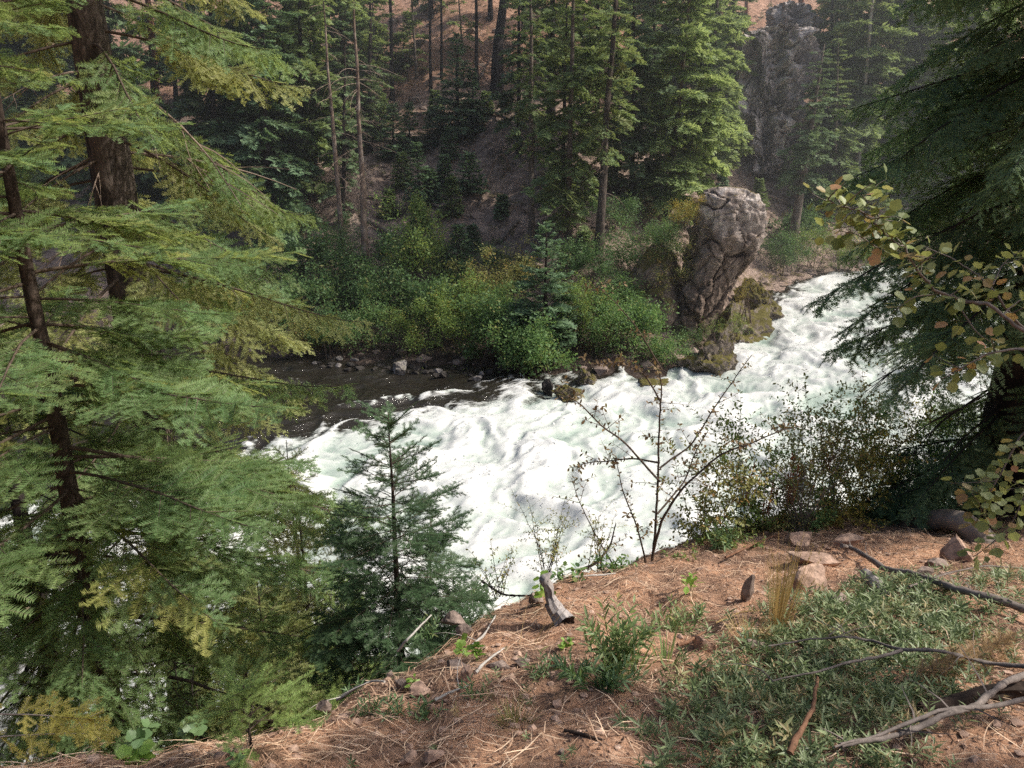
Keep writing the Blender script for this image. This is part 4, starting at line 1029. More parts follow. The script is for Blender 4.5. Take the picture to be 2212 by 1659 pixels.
# brush, twigs and stones scattered over the far slope: no one could count them
tw, lf = MB(), MB()
n = 9000
x = R.uniform(-40, 40, n); y = shore(x) + 1.5 + 46 * R.random(n) ** 1.3
z = zfar(x, y)
d = R.normal(size=(n, 3)) * np.array([1, 1, .35]); d[:, 2] = np.abs(d[:, 2])
k = R.random(n) < .55
V, F, _, _ = SPR_FAR[0]
instance(lf, SPR_FINE[1], np.c_[x, y, z][k], d[k], np.tile([0, 0, 1.], (k.sum(), 1)) + R.normal(size=(k.sum(), 3)) * .3, R.uniform(.25, 1.0, k.sum()))
o = lf.build('undergrowth', leaf_mat('undergrowth', (.05, .06, .03), (.14, .13, .07), (.30, .24, .14), (.2, .12, .06), (.2, .2, .06), .25)); o['kind'] = 'stuff'
rk = MB(); V0, F0 = ico(1)
n = 2600
x = R.uniform(-40, 40, n); y = shore(x) + .5 + 40 * R.random(n) ** 1.5; z = zfar(x, y); s = .05 + .5 * R.random(n) ** 5
for i in range(n):
    q = V0 * (1 + .35 * R.normal(size=(len(V0), 1)) * .6) * np.array([1.2, 1, .7]) * s[i]
    rk.add(q + np.array([x[i], y[i], z[i]]), F0)
o = rk.build('rubble', GREYROCK); o['kind'] = 'stuff'
# ================================================================ near firs
def ground_at(x, y, dz=0.): return np.array([x, y, float(znear(x, y)) + dz])
RA = math.radians
def tocam(b): return math.atan2(-b[0], -b[1])
def angdiff(a, b): return abs((a - b + math.pi) % (2 * math.pi) - math.pi)

# young green fir in front
q = at(200, 1300, 3.7); YF = ground_at(q[0], 3.7)
sp, z = [], 1.35
while z < 5.4:
    k0 = R.uniform(0, 6.28)
    for k in range(5):
        az = k0 + k * 1.257 + R.uniform(-.4, .4)
        q = (z - .9) / 4.7
        L = min((5.75 - z) * .52, 1.5) * R.uniform(.6, 1.15)
        dc = angdiff(az, tocam(YF))
        if dc < .8: L *= .85
        if dc < .6 and R.random() < .15: continue        # keeps the trunk in view here and there
        if angdiff(az, RA(90)) < .9 and z > 1.6: L *= 1.1
        if z < 2.4 and R.random() < .15: continue
        low = smooth(2.6, 1.2, z)
        sp.append((z + R.uniform(-.16, .16), az, L, RA(-14 + 32 * q) + R.uniform(-.3, .2) - .25 * low, (.30 + .5 * low) * R.uniform(.5, 1.7), .45, .40, .14, .16 if z > 1.7 else .3, 1. if R.random() < .2 else .15))  # some boughs at full age: gold sun patches put into the colour
    z += R.uniform(.14, .20)
dd = [(R.uniform(.2, 1.7), R.uniform(0, 6.28), R.uniform(.5, 1.3), R.uniform(-.5, .2), R.uniform(.1, .9), 0) for _ in range(26)]
dd += [(1.12, RA(82), 1.5, .02, .06, 0), (1.5, RA(75), 1.3, -.25, .25, 0)]
dead_dark = True
near_conifer('fir_tree', 'young green fir with level fanned boughs, closest to the viewer', 'tree', YF, 6.0, .072, sp, SPR_NEAR, NEEDLE_G, BARK_FIR, dead=dd)

# big old fir behind it, gold in the sun
q = at(322, 900, 7.0); GF = ground_at(q[0], 7.0)
sp, z = [], 3.0
while z < 12.5:
    k0 = R.uniform(0, 6.28)
    for k in range(4):
        az = k0 + k * 1.57 + R.uniform(-.4, .4)
        dcam = angdiff(az, tocam(GF))
        if z > 6.2 and dcam < .7 and R.random() < .6: continue
        L = R.uniform(1.6, 2.4) * (1 if z < 9 else .92)
        sp.append((z + R.uniform(-.15, .15), az, L, RA(-8) + R.uniform(-.2, .15), .95 * R.uniform(.5, 1.3), .8, .30, .75, .26, .35))
    z += R.uniform(.26, .38)
dd = [(R.uniform(4.5, 9.5), R.uniform(0, 6.28), R.uniform(.7, 1.9), R.uniform(-.6, .1), R.uniform(.2, .9), 0) for _ in range(16)]
dead_dark = False
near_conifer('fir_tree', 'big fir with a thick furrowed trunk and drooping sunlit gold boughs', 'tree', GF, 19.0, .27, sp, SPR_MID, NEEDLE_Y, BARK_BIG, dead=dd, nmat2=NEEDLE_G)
dead_dark = True

# smaller lit firs lower on the bank
def cone_fir(label, base, h, rad, r0, mat, tp, gap=.2, per=6, z0=.12, s=(-15, 35), dead=(), wd=.42, age=.25, name='fir_tree', bark=None, droop=.25, up=.35, hang=.08, prof=1.):
    sp, z = [], z0 * h
    while z < h * .97:
        q = (z / h - z0) / (1 - z0); k0 = R.uniform(0, 6.28)
        for k in range(per):
            L = (rad * (1 - q) ** prof + .05 * rad) * R.uniform(.75, 1.15)
            sp.append((z + R.uniform(-.3, .3) * gap, k0 + k * 6.283 / per + R.uniform(-.3, .3), L, RA(s[0] + (s[1] - s[0]) * q) + R.uniform(-.1, .1), droop, up, wd, hang, .12, age * (1 - q)))
        z += gap * R.uniform(.8, 1.2)
    return near_conifer(name, label, 'tree', base, h, r0, sp, tp, mat, bark or BARK_FIR, dead=dead)
q = at(650, 1150, 6.2); b = ground_at(q[0], 6.2); t = at(650, 1040, 6.2)
cone_fir('lit yellow green fir on the bank just behind the small dark fir', b, t[2] - b[2], 1.0, .05, NEEDLE_Y, SPR_MID, .19, 7, .3, age=.2)
q = at(480, 1150, 5.6); b = ground_at(q[0], 5.6)
cone_fir('mid green fir filling the space between the two trunks over the water', b, at(475, 985, 5.6)[2] - b[2], .85, .05, NEEDLE_G, SPR_MID, .22, 6, .35, age=.3)
q = at(630, 1050, 6.8); b = ground_at(q[0], 6.8)
cone_fir('gold green fir on the bank under the drooping gold boughs', b, at(620, 950, 6.8)[2] - b[2], .95, .05, NEEDLE_Y, SPR_MID, .24, 6, .4, age=.3)
q = at(560, 1350, 5.0); b = ground_at(q[0], 5.0); t = at(575, 1225, 5.0)
cone_fir('low sunlit fir between the gold fir trunk and the dropoff', b, t[2] - b[2], .85, .04, NEEDLE_Y, SPR_MID, .2, 6, .35, age=.3)
q = at(760, 1400, 4.6); b = ground_at(q[0], 4.6); t = at(770, 1262, 4.6)
cone_fir('bright green fir top poking up beside the foot of the small dark fir', b, t[2] - b[2], .6, .03, NEEDLE_SEED, SPR_MID, .18, 6, .3, age=.1)

# small dark fir standing at the lip in front of the white water
q = at(868, 1392, 3.55); SF = ground_at(q[0], 3.55)
hs = at(876, 890, 3.55)[2] - SF[2]
dd = [(R.uniform(.12, .5) * hs * .7, R.uniform(0, 6.28), R.uniform(.15, .42), R.uniform(-.3, .2), R.uniform(.8, 2.0), 0) for _ in range(22)]
cone_fir('small dark fir with a thin straight trunk at the lip before the white water', SF, hs, .57, .026, leaf_mat('needle_small_fir', (.02, .045, .022), (.052, .10, .044), (.11, .19, .085), (.03, .03, .015), (.12, .2, .06), .22), SPR_NEAR, .10, 6, .22, (-12, 34), dd, .58, .2, droop=.2, up=.3, prof=.75)
q = at(935, 1290, 4.1); b = ground_at(q[0], 4.1)
cone_fir('thin dark fir sapling half hidden behind the small dark fir', b, at(930, 1095, 4.1)[2] - b[2], .28, .016, NEEDLE_D, SPR_NEAR, .13, 5, .3, (-20, 25), (), .5, .4)

# dark fir at the edge of the view, boughs sweeping down over the river
RF = ground_at(4.75, 6.6)
sp, z = [], .7
while z < 9.2:
    k0 = R.uniform(0, 6.28)
    for k in range(5):
        az = k0 + k * 1.257 + R.uniform(-.35, .35)
        L = R.uniform(1.3, 2.3) if z < 4.3 else R.uniform(1.2, 1.8)
        if (z < 1.7 or 3.0 < z < 3.7) and R.random() < .25: L = R.uniform(2.1, 2.5)
        if z < 2.8 and R.random() < .3: continue
        if angdiff(az, RA(215)) < .45 and z < 2.6: continue
        sp.append((z + R.uniform(-.15, .15), az, L, RA(-14) + R.uniform(-.2, .12), .62 * R.uniform(.6, 1.2), .3, .36, .75, .12, .15))
    z += R.uniform(.21, .29)
dd = [(R.uniform(.3, 4), R.uniform(2.6, 5.6), R.uniform(.8, 1.9), R.uniform(-.6, 0), R.uniform(.2, .7), 0) for _ in range(26)]
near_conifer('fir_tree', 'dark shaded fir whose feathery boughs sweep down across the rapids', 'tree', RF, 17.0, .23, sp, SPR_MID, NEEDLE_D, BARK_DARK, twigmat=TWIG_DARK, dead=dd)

# dead twiggy lower trunk at the edge of the view
q = at(120, 1450, 4.9); b = ground_at(q[0], 4.9)
dd = [(R.uniform(1.2, 4.2), R.uniform(0, 6.28), R.uniform(.6, 1.6), R.uniform(-.5, .3), R.uniform(.1, .9), 0) for _ in range(44)]
near_conifer('dead_tree', 'dark dead fir with a tangle of bare twigs low beside the young fir', 'dead tree', b, 5.5, .10, [], SPR_MID, NEEDLE_D, BARK_DARK, dead=dd)
dead_dark = False

# seedling and the yellow sapling
def seedling(label, base, h, rad, mat, seed_tp=None, br=None, r0=.006):
    sp = []
    for k in range(br or 14):
        q = (k + .5) / (br or 14)
        sp.append((h * (.25 + .7 * q), R.uniform(0, 6.28), rad * (1.05 - .75 * q) * R.uniform(.8, 1.15), RA(8 + 30 * q), .3, .1, .45, .05, .1, .05))
    return near_conifer('fir_seedling', label, 'seedling', base, h, r0, sp, SPR_NEAR, mat, BARK_FIR, t_top=.002)
p = near(548, 1625)
seedling('small light green fir seedling on the slope below the gold fir', p, at(560, 1478, p[1])[2] - p[2], .19, NEEDLE_SEED, br=18)
b = ground_at(-1.47, 1.5)
sp = [(.45, RA(84), .46, .10, .25, .1, .36, .1, .3, .0), (.36, RA(70), .40, -.05, .35, .1, .36, .1, .3, .0), (.27, RA(100), .34, -.1, .3, 0, .36, .1, .3, .1), (.5, RA(200), .3, .2, .2, 0, .4, .1, .3, 0), (.4, RA(290), .3, .2, .2, 0, .4, .1, .3, 0), (.55, RA(330), .2, .4, .2, 0, .4, .1, .3, 0)]
near_conifer('fir_sapling', 'yellow needled fir sapling reaching in at the bottom corner', 'sapling', b, .65, .012, sp, SPR_NEAR, NEEDLE_YEL, BARK_PALE, t_top=.003, twigmat=TWIG_GREY)

# fallen trunk below the bank, just in view through the dead twigs
mb = MB(); A, B = at(-120, 1262, 9.0), at(105, 1352, 9.4)
mb.tube(np.linspace(A, B, 12) - A, .17, 12, rough=.1, seed=3)
root = thing('fallen_log', 'sunlit fallen trunk by the water behind the dead twiggy fir', 'log', A); mb.build('trunk', BARK_SNAG, root, True)
# ================================================================ foreground
def up_off(P, k):      # lift a point a little off the ground
    return P + np.array([0, 0, k])
def npt(u, v, lift=0.):
    p, vv = near(u, v), v
    while p is None or p[1] > 8:          # just over the lip: keep the distance of the lip below it
        vv += 6; p = near(u, vv)
    if vv != v: return up_off(at(u, v, p[1] + .1), lift)
    return np.array([p[0], p[1], float(gfine(p[0], p[1])) + lift])
def spline(P, m=8):
    P = np.array(P, float); n = len(P); s = np.linspace(0, 1, n); q = np.linspace(0, 1, m * (n - 1) + 1)
    P = np.stack([np.interp(q, s, P[:, i]) for i in range(3)], -1)
    for _ in range(3): P[1:-1] = (P[:-2] + 2 * P[1:-1] + P[2:]) / 4
    return P
PSZ = lambda p, n: n * np.dot(p - CAM, [0, CP, -SP]) / FOC
# ---- rocks
for i, (u, v, wp, hp, mt, lab) in enumerate([
    (1009, 1376, 46, 26, GREYROCK, 'grey rock lying alone on the slope above the pile of angular rocks'),
    (981, 1448, 54, 26, GREYROCK, 'flat grey slab behind the upright pink rock'),
    (1075, 1446, 56, 28, GREYROCK, 'tilted slab crossed by a pale stick'),
    (868, 1490, 36, 30, GREYROCK, 'dark sided rock at the low end of the rock pile'),
    (903, 1492, 58, 26, PINKROCK, 'long pink rock next to the dark sided one'),
    (1009, 1474, 36, 40, PINKROCK, 'upright pink rock in the middle of the rock pile'),
    (886, 1638, 52, 40, PINKROCK, 'squarish pale rock nearest the viewer'),
    (936, 1642, 48, 22, PINKROCK, 'flat tan rock touching the squarish pale rock'),
    (1213, 1630, 22, 20, GREYROCK, 'small grey stone alone in the shaded needles at the bottom'),
    (1158, 1311, 44, 24, GREYROCK, 'grey rock leaning against the uphill side of the weathered stump'),
    (977, 1343, 56, 24, GREYROCK, 'flat rock under the lip beside the small dark fir'),
    (703, 1536, 42, 34, GREYROCK, 'grey rock low on the slope near the seedling'),
    (932, 1533, 22, 18, PINKROCK, 'small round pink stone below the rock pile'),
    (1127, 1442, 38, 22, GREYROCK, 'low rock between the tilted slab and the pine cone'),
    (842, 1463, 22, 18, GREYROCK, 'small stone at the top of the rock pile'),
    (1746, 1292, 112, 74, PINKROCK, 'broad lit pink rock behind the tall dry grass'),
    (1767, 1226, 128, 34, PINKROCK, 'long flat lit ledge rock above the broad pink rock'),
    (1827, 1184, 84, 26, PINKROCK, 'lit rock at the crest in front of the yellow leaved bush'),
    (1728, 1176, 92, 24, PINKROCK, 'crest rock crossed by a brown stick'),
    (2062, 1222, 98, 74, PINKROCK, 'large angular sunlit rock under the arched log'),
    (1611, 1310, 38, 58, GREYROCK, 'dark upright rock beside the tall dry grass'),
    (1583, 1426, 36, 18, GREYROCK, 'thin dark chip of rock at the edge of the green ground cover'),
    (1515, 1404, 62, 42, PINKROCK, 'pale lit rock under the leaning brown stick'),
    (1628, 1406, 52, 36, GREYROCK, 'brown rock half under the green ground cover'),
    (1994, 1250, 48, 26, GREYROCK, 'round brown rock downhill of the large angular one'),
    (1813, 1318, 76, 28, GREYROCK, 'shaded slab above the green ground cover'),
    (2022, 1232, 70, 26, GREYROCK, 'low brown rock touching the large angular one'),
]):
    p = npt(u, v - hp * .12)
    if p is None: continue
    w, h = PSZ(p, wp), PSZ(p, hp)
    rock('rock', lab, p, (w * 1.18, w * R.uniform(.6, .95), h * 1.6), 500 + i, mt, R.uniform(-.5, .5), 4, 16, .08, sink=.2, tilt=(R.uniform(-.2, .2), R.uniform(-.15, .15)), fine=2.4)
# ---- scattered small stones, chips and fallen needles
gxr = lambda n: (R.uniform(-3.2, 5.2, n), 1.3 + 5.6 * R.random(n) ** 1.25)
mb = MB(); V0, F0 = ico(1); x, y = gxr(7000); k = (fbm(x * .9, y * .9, 6, 2) > -.25); x, y = x[k], y[k]; z = gfine(x, y)
s = .004 + .017 * R.random(len(x)) ** 3
for i in range(len(x)):
    mb.add(V0 * (1 + .3 * R.normal(size=(len(V0), 1)).clip(-1, 1)) * np.array([1.2, 1, .6]) * s[i] + np.array([x[i], y[i], z[i] + .2 * s[i]]), F0)
o = mb.build('gravel', PINKROCK); o['kind'] = 'stuff'
mb = MB(); n = 60000; x, y = gxr(n); z = gfine(x, y) + .004
a = R.uniform(0, 6.28, n); l = R.uniform(.006, .022, n); w = l * R.uniform(.2, .7, n)
d = np.stack([np.cos(a), np.sin(a), R.normal(size=n) * .3], -1); s = np.stack([-np.sin(a), np.cos(a), R.normal(size=n) * .4], -1)
p = np.stack([x, y, z], -1)
V = np.stack([p - d * l[:, None] * .5, p + s * w[:, None] * .5, p + d * l[:, None] * .5, p - s * w[:, None] * .5], 1).reshape(-1, 3)
mb.add(V, np.arange(4 * n).reshape(-1, 4), np.repeat(R.random(n), 4))
o = mb.build('bark_litter', leaf_mat('chips', (.05, .03, .022), (.22, .13, .09), (.48, .34, .25), (.3, .2, .1), (.3, .2, .1), .05)); o['kind'] = 'stuff'
def straw(n, xy, L, w, mat, name, lift=.008, var=(0, 1)):
    x, y = xy; n = len(x); a = R.uniform(0, 6.28, n) + 1.2 * fbm(x * 1.5, y * 1.5, 3, 2); l = L * R.uniform(.5, 1.1, n); cu = R.normal(size=n) * .5
    P = []
    for q in (0, .33, .66, 1):
        aa = a + cu * q
        P.append(np.stack([x + np.cos(aa) * l * q, y + np.sin(aa) * l * q], -1))
    h0 = R.uniform(0, lift, n); tilt = R.normal(size=n) * .008
    pts = []
    for j, p in enumerate(P):
        zz = gfine(p[:, 0], p[:, 1]) + .003 + h0 + tilt * j
        pts.append(np.c_[p, zz])
    pts = np.stack(pts, 1); sd = np.stack([-np.sin(a), np.cos(a), np.zeros(n)], -1)[:, None] * w * .5 * np.array([.6, 1, 1, .4])[None, :, None]
    V = np.stack([pts - sd, pts + sd], 2).reshape(n, 8, 3)
    F = np.array([[0, 1, 3, 2], [2, 3, 5, 4], [4, 5, 7, 6]])
    mb = MB(); mb.add(V.reshape(-1, 3), (F[None] + np.arange(n)[:, None, None] * 8).reshape(-1, 4), np.repeat(R.uniform(*var, n), 8))
    o = mb.build(name, mat); o['kind'] = 'stuff'
STRAW = leaf_mat('fallen_needles', (.10, .06, .045), (.40, .25, .165), (.72, .54, .38), (.3, .2, .1), (.3, .2, .1), .05)
x, y = gxr(34000); k = fbm(x * .8 + 3, y * .8, 1, 3) > -.12 + .25 * R.normal(size=len(x)); straw(0, (x[k], y[k]), .15, .0029, STRAW, 'needle_litter')
x, y = gxr(3500); straw(0, (x, y), .20, .004, STRAW, 'dry_grass_litter', .03, (.4, 1))

# ---- sticks and bare branches
def stick(name, label, pts, wpx, mat, lift=.02, taper=.4, twigs=0, cat='stick', forks=(), k=7, tips=.25, ys=None):
    P = [at(*q) if len(q) == 3 else npt(q[0], q[1], lift) for q in pts]
    P = spline([p for p in P if p is not None])
    r = PSZ(P[0], wpx) / 2
    P0 = P[0].copy()
    root = thing(name, label, cat, P0)
    def one(P, r0, r1, nm):
        mb = MB(); P = P + .12 * r0 * np.cumsum(R.normal(size=P.shape), 0)
        mb.tube(P - P0, np.linspace(r0, r1, len(P)) * (1 + .12 * R.normal(size=len(P))), k, rough=.14, seed=r0 * 300 + P0[0]); return mb.build(nm, mat, root, True)
    one(P, r, r * taper, 'stem')
    for f, fw in forks:
        Q = [at(*q) if len(q) == 3 else npt(q[0], q[1], lift) for q in f]
        Q = spline([q for q in Q if q is not None]); one(Q, PSZ(Q[0], fw) / 2, PSZ(Q[0], fw) / 6, 'side_branch')
    for _ in range(twigs):
        i = R.integers(2, len(P) - 1); B = bough(P[i] - P0, R.uniform(0, 6.28), R.uniform(.08, tips), R.uniform(0, .6), R.uniform(0, .6), 0, 5, .5)
        b = MB(); b.tube(B, r * .3 * np.linspace(1, .2, 5), 3, cap=False); b.build('twig', mat, root)
    return root
stick('fallen_branch', 'long bare grey branch lying from the crest rocks down over the green ground cover', [(1815, 1200), (1835, 1199), (1870, 1217), (1905, 1243), (1960, 1264), (2040, 1287), (2110, 1312), (2230, 1348)], 9, TWIG_GREY, .07, 1.5, 6, 'branch')
stick('fallen_branch', 'forked thin grey branch lying across the green ground cover', [(2240, 1498), (2120, 1480), (2030, 1468), (1931, 1463), (1870, 1440), (1817, 1430), (1746, 1430), (1654, 1443)], 11, TWIG_GREY, .13, .3, 9, 'branch', [([(1938, 1464), (1880, 1480), (1817, 1492), (1746, 1514), (1661, 1537)], 8), ([(1661, 1537), (1640, 1505), (1600, 1502), (1547, 1504)], 4)])
stick('fallen_branch', 'thickest bare branch in the bottom corner, with a parallel fork', [(2240, 1492), (2160, 1527), (2101, 1578), (2030, 1597), (1959, 1612), (1880, 1634), (1800, 1662)], 15, TWIG_GREY, .10, .6, 8, 'branch', [([(2240, 1558), (2119, 1574), (2020, 1596), (1888, 1638), (1790, 1675)], 12)])
stick('broken_stick', 'short reddish brown broken stick poking up from the ground cover', [(1700, 1664), (1722, 1620), (1746, 1578), (1750, 1545), (1752, 1512)], 15, WOOD_BROWN, .09, .5)
stick('stick', 'pale stick lying over the tilted slab', [(1028, 1468), (1045, 1452), (1068, 1432), (1090, 1410)], 7, BARK_PALE, .03, .6)
stick('stick', 'long pale straight stick propped on the slope beside the small dark fir', [(860, 1418), (880, 1395), (905, 1370), (932, 1340)], 6, BARK_PALE, .03, .6)
stick('stick', 'grey stick above the lone grey rock', [(1020, 1400), (1045, 1380), (1070, 1352)], 7, BARK_PALE, .02, .5, 1)
stick('stick', 'pale crooked stick low on the slope near the seedling', [(728, 1524), (770, 1505), (800, 1497), (830, 1490)], 7, BARK_PALE, .03, .6, 2)
stick('stick', 'dead stick lying under the rock pile', [(940, 1516), (975, 1507), (1010, 1497)], 7, BARK_PALE, .02, .5, 1)
stick('stick', 'brown stick propped over the crest rocks', [(1565, 1222), (1620, 1190), (1665, 1168), (1718, 1142, 6.0)], 6, WOOD_BROWN, .05, .6, 2)
stick('stick', 'brown stick leaning over the pale lit rock', [(1462, 1420), (1495, 1402), (1524, 1385)], 9, WOOD_BROWN, .06, .5)
stick('stick', 'dark stick in the shaded needles at the bottom', [(1220, 1588), (1262, 1594), (1300, 1606)], 9, WOOD_ROT, .012, .6)
stick('stick', 'thin crooked twig trailing from the crest to the bush', [(1838, 1200), (1830, 1172, 5.6), (1790, 1166, 5.8), (1755, 1148, 6.0)], 5, TWIG_GREY, .05, .5, 3)
stick('stick', 'pale bleached stick among the grass at the edge of the ground cover', [(1545, 1360), (1600, 1345), (1650, 1330)], 4, GRASS_DRY, .04, .5)
stick('stick', 'slim grey stick under the long bare branch', [(1960, 1292), (2050, 1262), (2120, 1250), (2230, 1255)], 5, TWIG_GREY, .08, .6, 2)
stick('stick', 'bleached stick lying on the lip behind the stump', [(1240, 1256), (1285, 1250), (1330, 1246)], 6, BARK_PALE, .03, .6)
stick('stick', 'dark dead branch hanging over the lip left of the stump', [(1040, 1255, 4.2), (1085, 1284, 4.1), (1130, 1287, 4.0), (1160, 1283, 3.9)], 6, TWIG_DARK, .03, .5, 5)
stick('stick', 'dark mossy branch on the lip at the foot of the small dark fir', [(835, 1425, 3.3), (890, 1375, 3.45), (930, 1330, 3.6), (985, 1290, 3.9), (1050, 1262, 4.2)], 15, TWIG_DARK, .02, .5, 6)
# arched log at the edge
P = spline([at(1950, 1150, 6.1), at(1990, 1128, 6.0), at(2040, 1120, 5.8), at(2085, 1130, 5.6), at(2120, 1160, 5.45), at(2148, 1208, 5.25), at(2165, 1250, 5.1)])
root = thing('log', 'thick arched barky log at the foot of the dark shaded fir', 'log', P[0]); mb = MB()
mb.tube(P - P[0], PSZ(P[0], 23) * np.linspace(.8, 1.15, len(P)), 16, rough=.14, seed=4.2); mb.build('trunk', BARK_SNAG, root, True)
# rotten log in the corner
P = spline([npt(1985, 1545, .03), npt(2060, 1532, .05), npt(2140, 1520, .05), npt(2260, 1510, .05)])
root = thing('rotten_log', 'black rotten log sunk in the ground under the bare branches', 'log', P[0]); mb = MB()
mb.tube(P - P[0], PSZ(P[0], 20) * np.linspace(.5, 1, len(P)), 14, rough=.4, seed=7.7); mb.build('trunk', WOOD_ROT, root)
# pale weathered chunk
P = spline([npt(1868, 1243, .03), npt(1890, 1268, .03), npt(1914, 1302, .02)])
root = thing('wood_chunk', 'pale weathered piece of wood lying under the long bare branch', 'log', P[0]); mb = MB()
mb.tube(P - P[0], PSZ(P[0], 16) * np.linspace(.7, 1, len(P)), 10, rough=.35, seed=2.2); mb.build('trunk', WOOD_WEATH, root)
# stump: twisted spike on a broken leaning block
b = npt(1196, 1345); d_ = b[1]
root = thing('stump', 'twisted grey weathered stump with a dark broken end on the lip', 'stump', b)
P = spline([at(1222, 1350, d_ - .06), at(1205, 1325, d_), at(1190, 1300, d_ + .02)], 8)
mb = MB(); mb.tube(P - b, np.linspace(PSZ(b, 25), PSZ(b, 15), len(P)), 18, rough=.4, seed=1.4, cap=False); mb.build('block', WOOD_WEATH, root)
nb = np.linspace(0, 2 * math.pi, 18, endpoint=False); T = (P[0] - P[3]); T /= np.linalg.norm(T); a_ = np.cross(T, [0, 0, 1.]); a_ /= np.linalg.norm(a_); c_ = np.cross(T, a_)
rad = PSZ(b, 24) * (1 + .14 * np.sin(nb * 3 + 1))
ring = P[0] - b + rad[:, None] * (np.cos(nb)[:, None] * a_ + np.sin(nb)[:, None] * c_)
mb = MB(); mb.add(np.vstack([ring, (P[0] - b - T * .05)[None]]), np.stack([np.arange(18), (np.arange(18) + 1) % 18, np.full(18, 18)], -1)); mb.build('broken_end', WOOD_CUT, root)
P = spline([at(1197, 1308, d_ + .02), at(1188, 1288, d_ + .03), at(1186, 1268, d_ + .03), at(1174, 1252, d_ + .02), at(1190, 1238, d_ + .04)], 8)
w_ = PSZ(b, 1)
mb = MB(); mb.tube(P - b, w_ * np.interp(np.linspace(0, 1, len(P)), [0, .3, .6, .8, 1], [14, 10, 13, 12, 3]), 14, rough=.45, seed=5.5); mb.build('spike', WOOD_WEATH, root)
# pine cones
def cone(u, v, label, s=.045):
    p = npt(u, v, .018); root = thing('pine_cone', label, 'cone', p); mb = MB()
    for i in range(70):
        t = i / 70; a = i * 2.4; r = s * .5 * math.sin(math.pi * (.12 + .83 * t)); c = np.array([s * (t * 1.5 - .7), 0, 0])
        o_ = np.array([.25, math.cos(a), math.sin(a)]); tn = np.array([0, -math.sin(a), math.cos(a)])
        mb.add([c, c + o_ * r * .8 + tn * s * .11, c + o_ * r * 1.15, c + o_ * r * .8 - tn * s * .11], [(0, 1, 2, 3)], R.random())
    ob = mb.build('scales', WOOD_BROWN, root); root.rotation_euler = (0, -.2, R.uniform(0, 6))
cone(1196, 1446, 'open brown pine cone beside the willow leaved plant')
cone(1062, 1416, 'small brown pine cone among the rock pile', .03)

# ---- plants with separate leaves
def leafset(mb, kind, P, size, n, t0=.1, up=.5, var=None, age=.15, droop=0., stalk=0.):
    """n leaves along the stem points P"""
    t = t0 + (1 - t0) * (np.arange(n) + R.random(n)) / n; tt = np.linspace(0, 1, len(P))
    O = np.stack([np.interp(t, tt, P[:, k]) for k in range(3)], -1)
    T = np.gradient(P, axis=0); T /= np.linalg.norm(T, axis=1)[:, None] + 1e-9
    D = np.stack([np.interp(t, tt, T[:, k]) for k in range(3)], -1)
    a = np.arange(n) * 2.4 + R.uniform(0, 6); s = np.cross(D, [.31, .2, .93]); s /= np.linalg.norm(s, axis=1)[:, None] + 1e-9; c = np.cross(D, s)
    rad = s * np.cos(a)[:, None] + c * np.sin(a)[:, None]
    X = rad + D * up + np.array([0, 0, -droop])
    Z = np.array([0, 0, 1.]) + D * .3 + R.normal(size=(n, 3)) * .35
    if stalk:
        Q = O + X / np.linalg.norm(X, axis=1)[:, None] * stalk
        for o_, q_ in zip(O, Q): mb.tube(np.array([o_, q_]), [.0009, .0007], 3, cap=False)
        O = Q
    instance(mb, LEAF[kind], O, X, Z, size * R.uniform(.65, 1.15, n), None, (R.random(n) < age) * R.random(n), vk=.0)
def bush(name, label, base, h, w, mat, kind, size, stems=6, per=16, twigs=4, cat='shrub', smat=None, group=None, up=.5, age=.15, lean=(0, 0), r=.006, droop=0., t0=.2, d=None):
    base = np.asarray(base, float); root = thing(name, label, cat, base, group)
    sm, lf = MB(), MB(); d = d or w
    for k in range(stems):
        a = R.uniform(0, 6.28); e = R.uniform(.3, 1)
        tip = np.array([math.cos(a) * w * .5 * e + lean[0], math.sin(a) * d * .5 * e + lean[1], h * R.uniform(.65, 1.05)])
        st = np.array([R.normal() * .06 * w, R.normal() * .06 * d, -.03])
        q = np.linspace(0, 1, 8)[:, None]
        P = st + (tip - st) * q + np.array([0, 0, 1]) * q * (1 - q) * h * .25 + np.cumsum(R.normal(size=(8, 3)), 0) * .012 * h
        sm.tube(P, r * np.linspace(1, .25, 8), 5, cap=False)
        leafset(lf, kind, P, size, per, t0, up, age=age, droop=droop)
        for _ in range(twigs):
            i = R.integers(0, 7); B = bough(P[i], R.uniform(0, 6.28), h * R.uniform(.14, .34), R.uniform(.1, 1.0), R.uniform(-.1, .5), 0, 5, .4)
            sm.tube(B, r * .4 * np.linspace(1, .3, 5), 3, cap=False); leafset(lf, kind, B, size * .9, max(3, per // 2), .15, up, age=age, droop=droop)
    sm.build('stems', smat or TWIG, root); lf.build('leaves', mat, root)
    return root
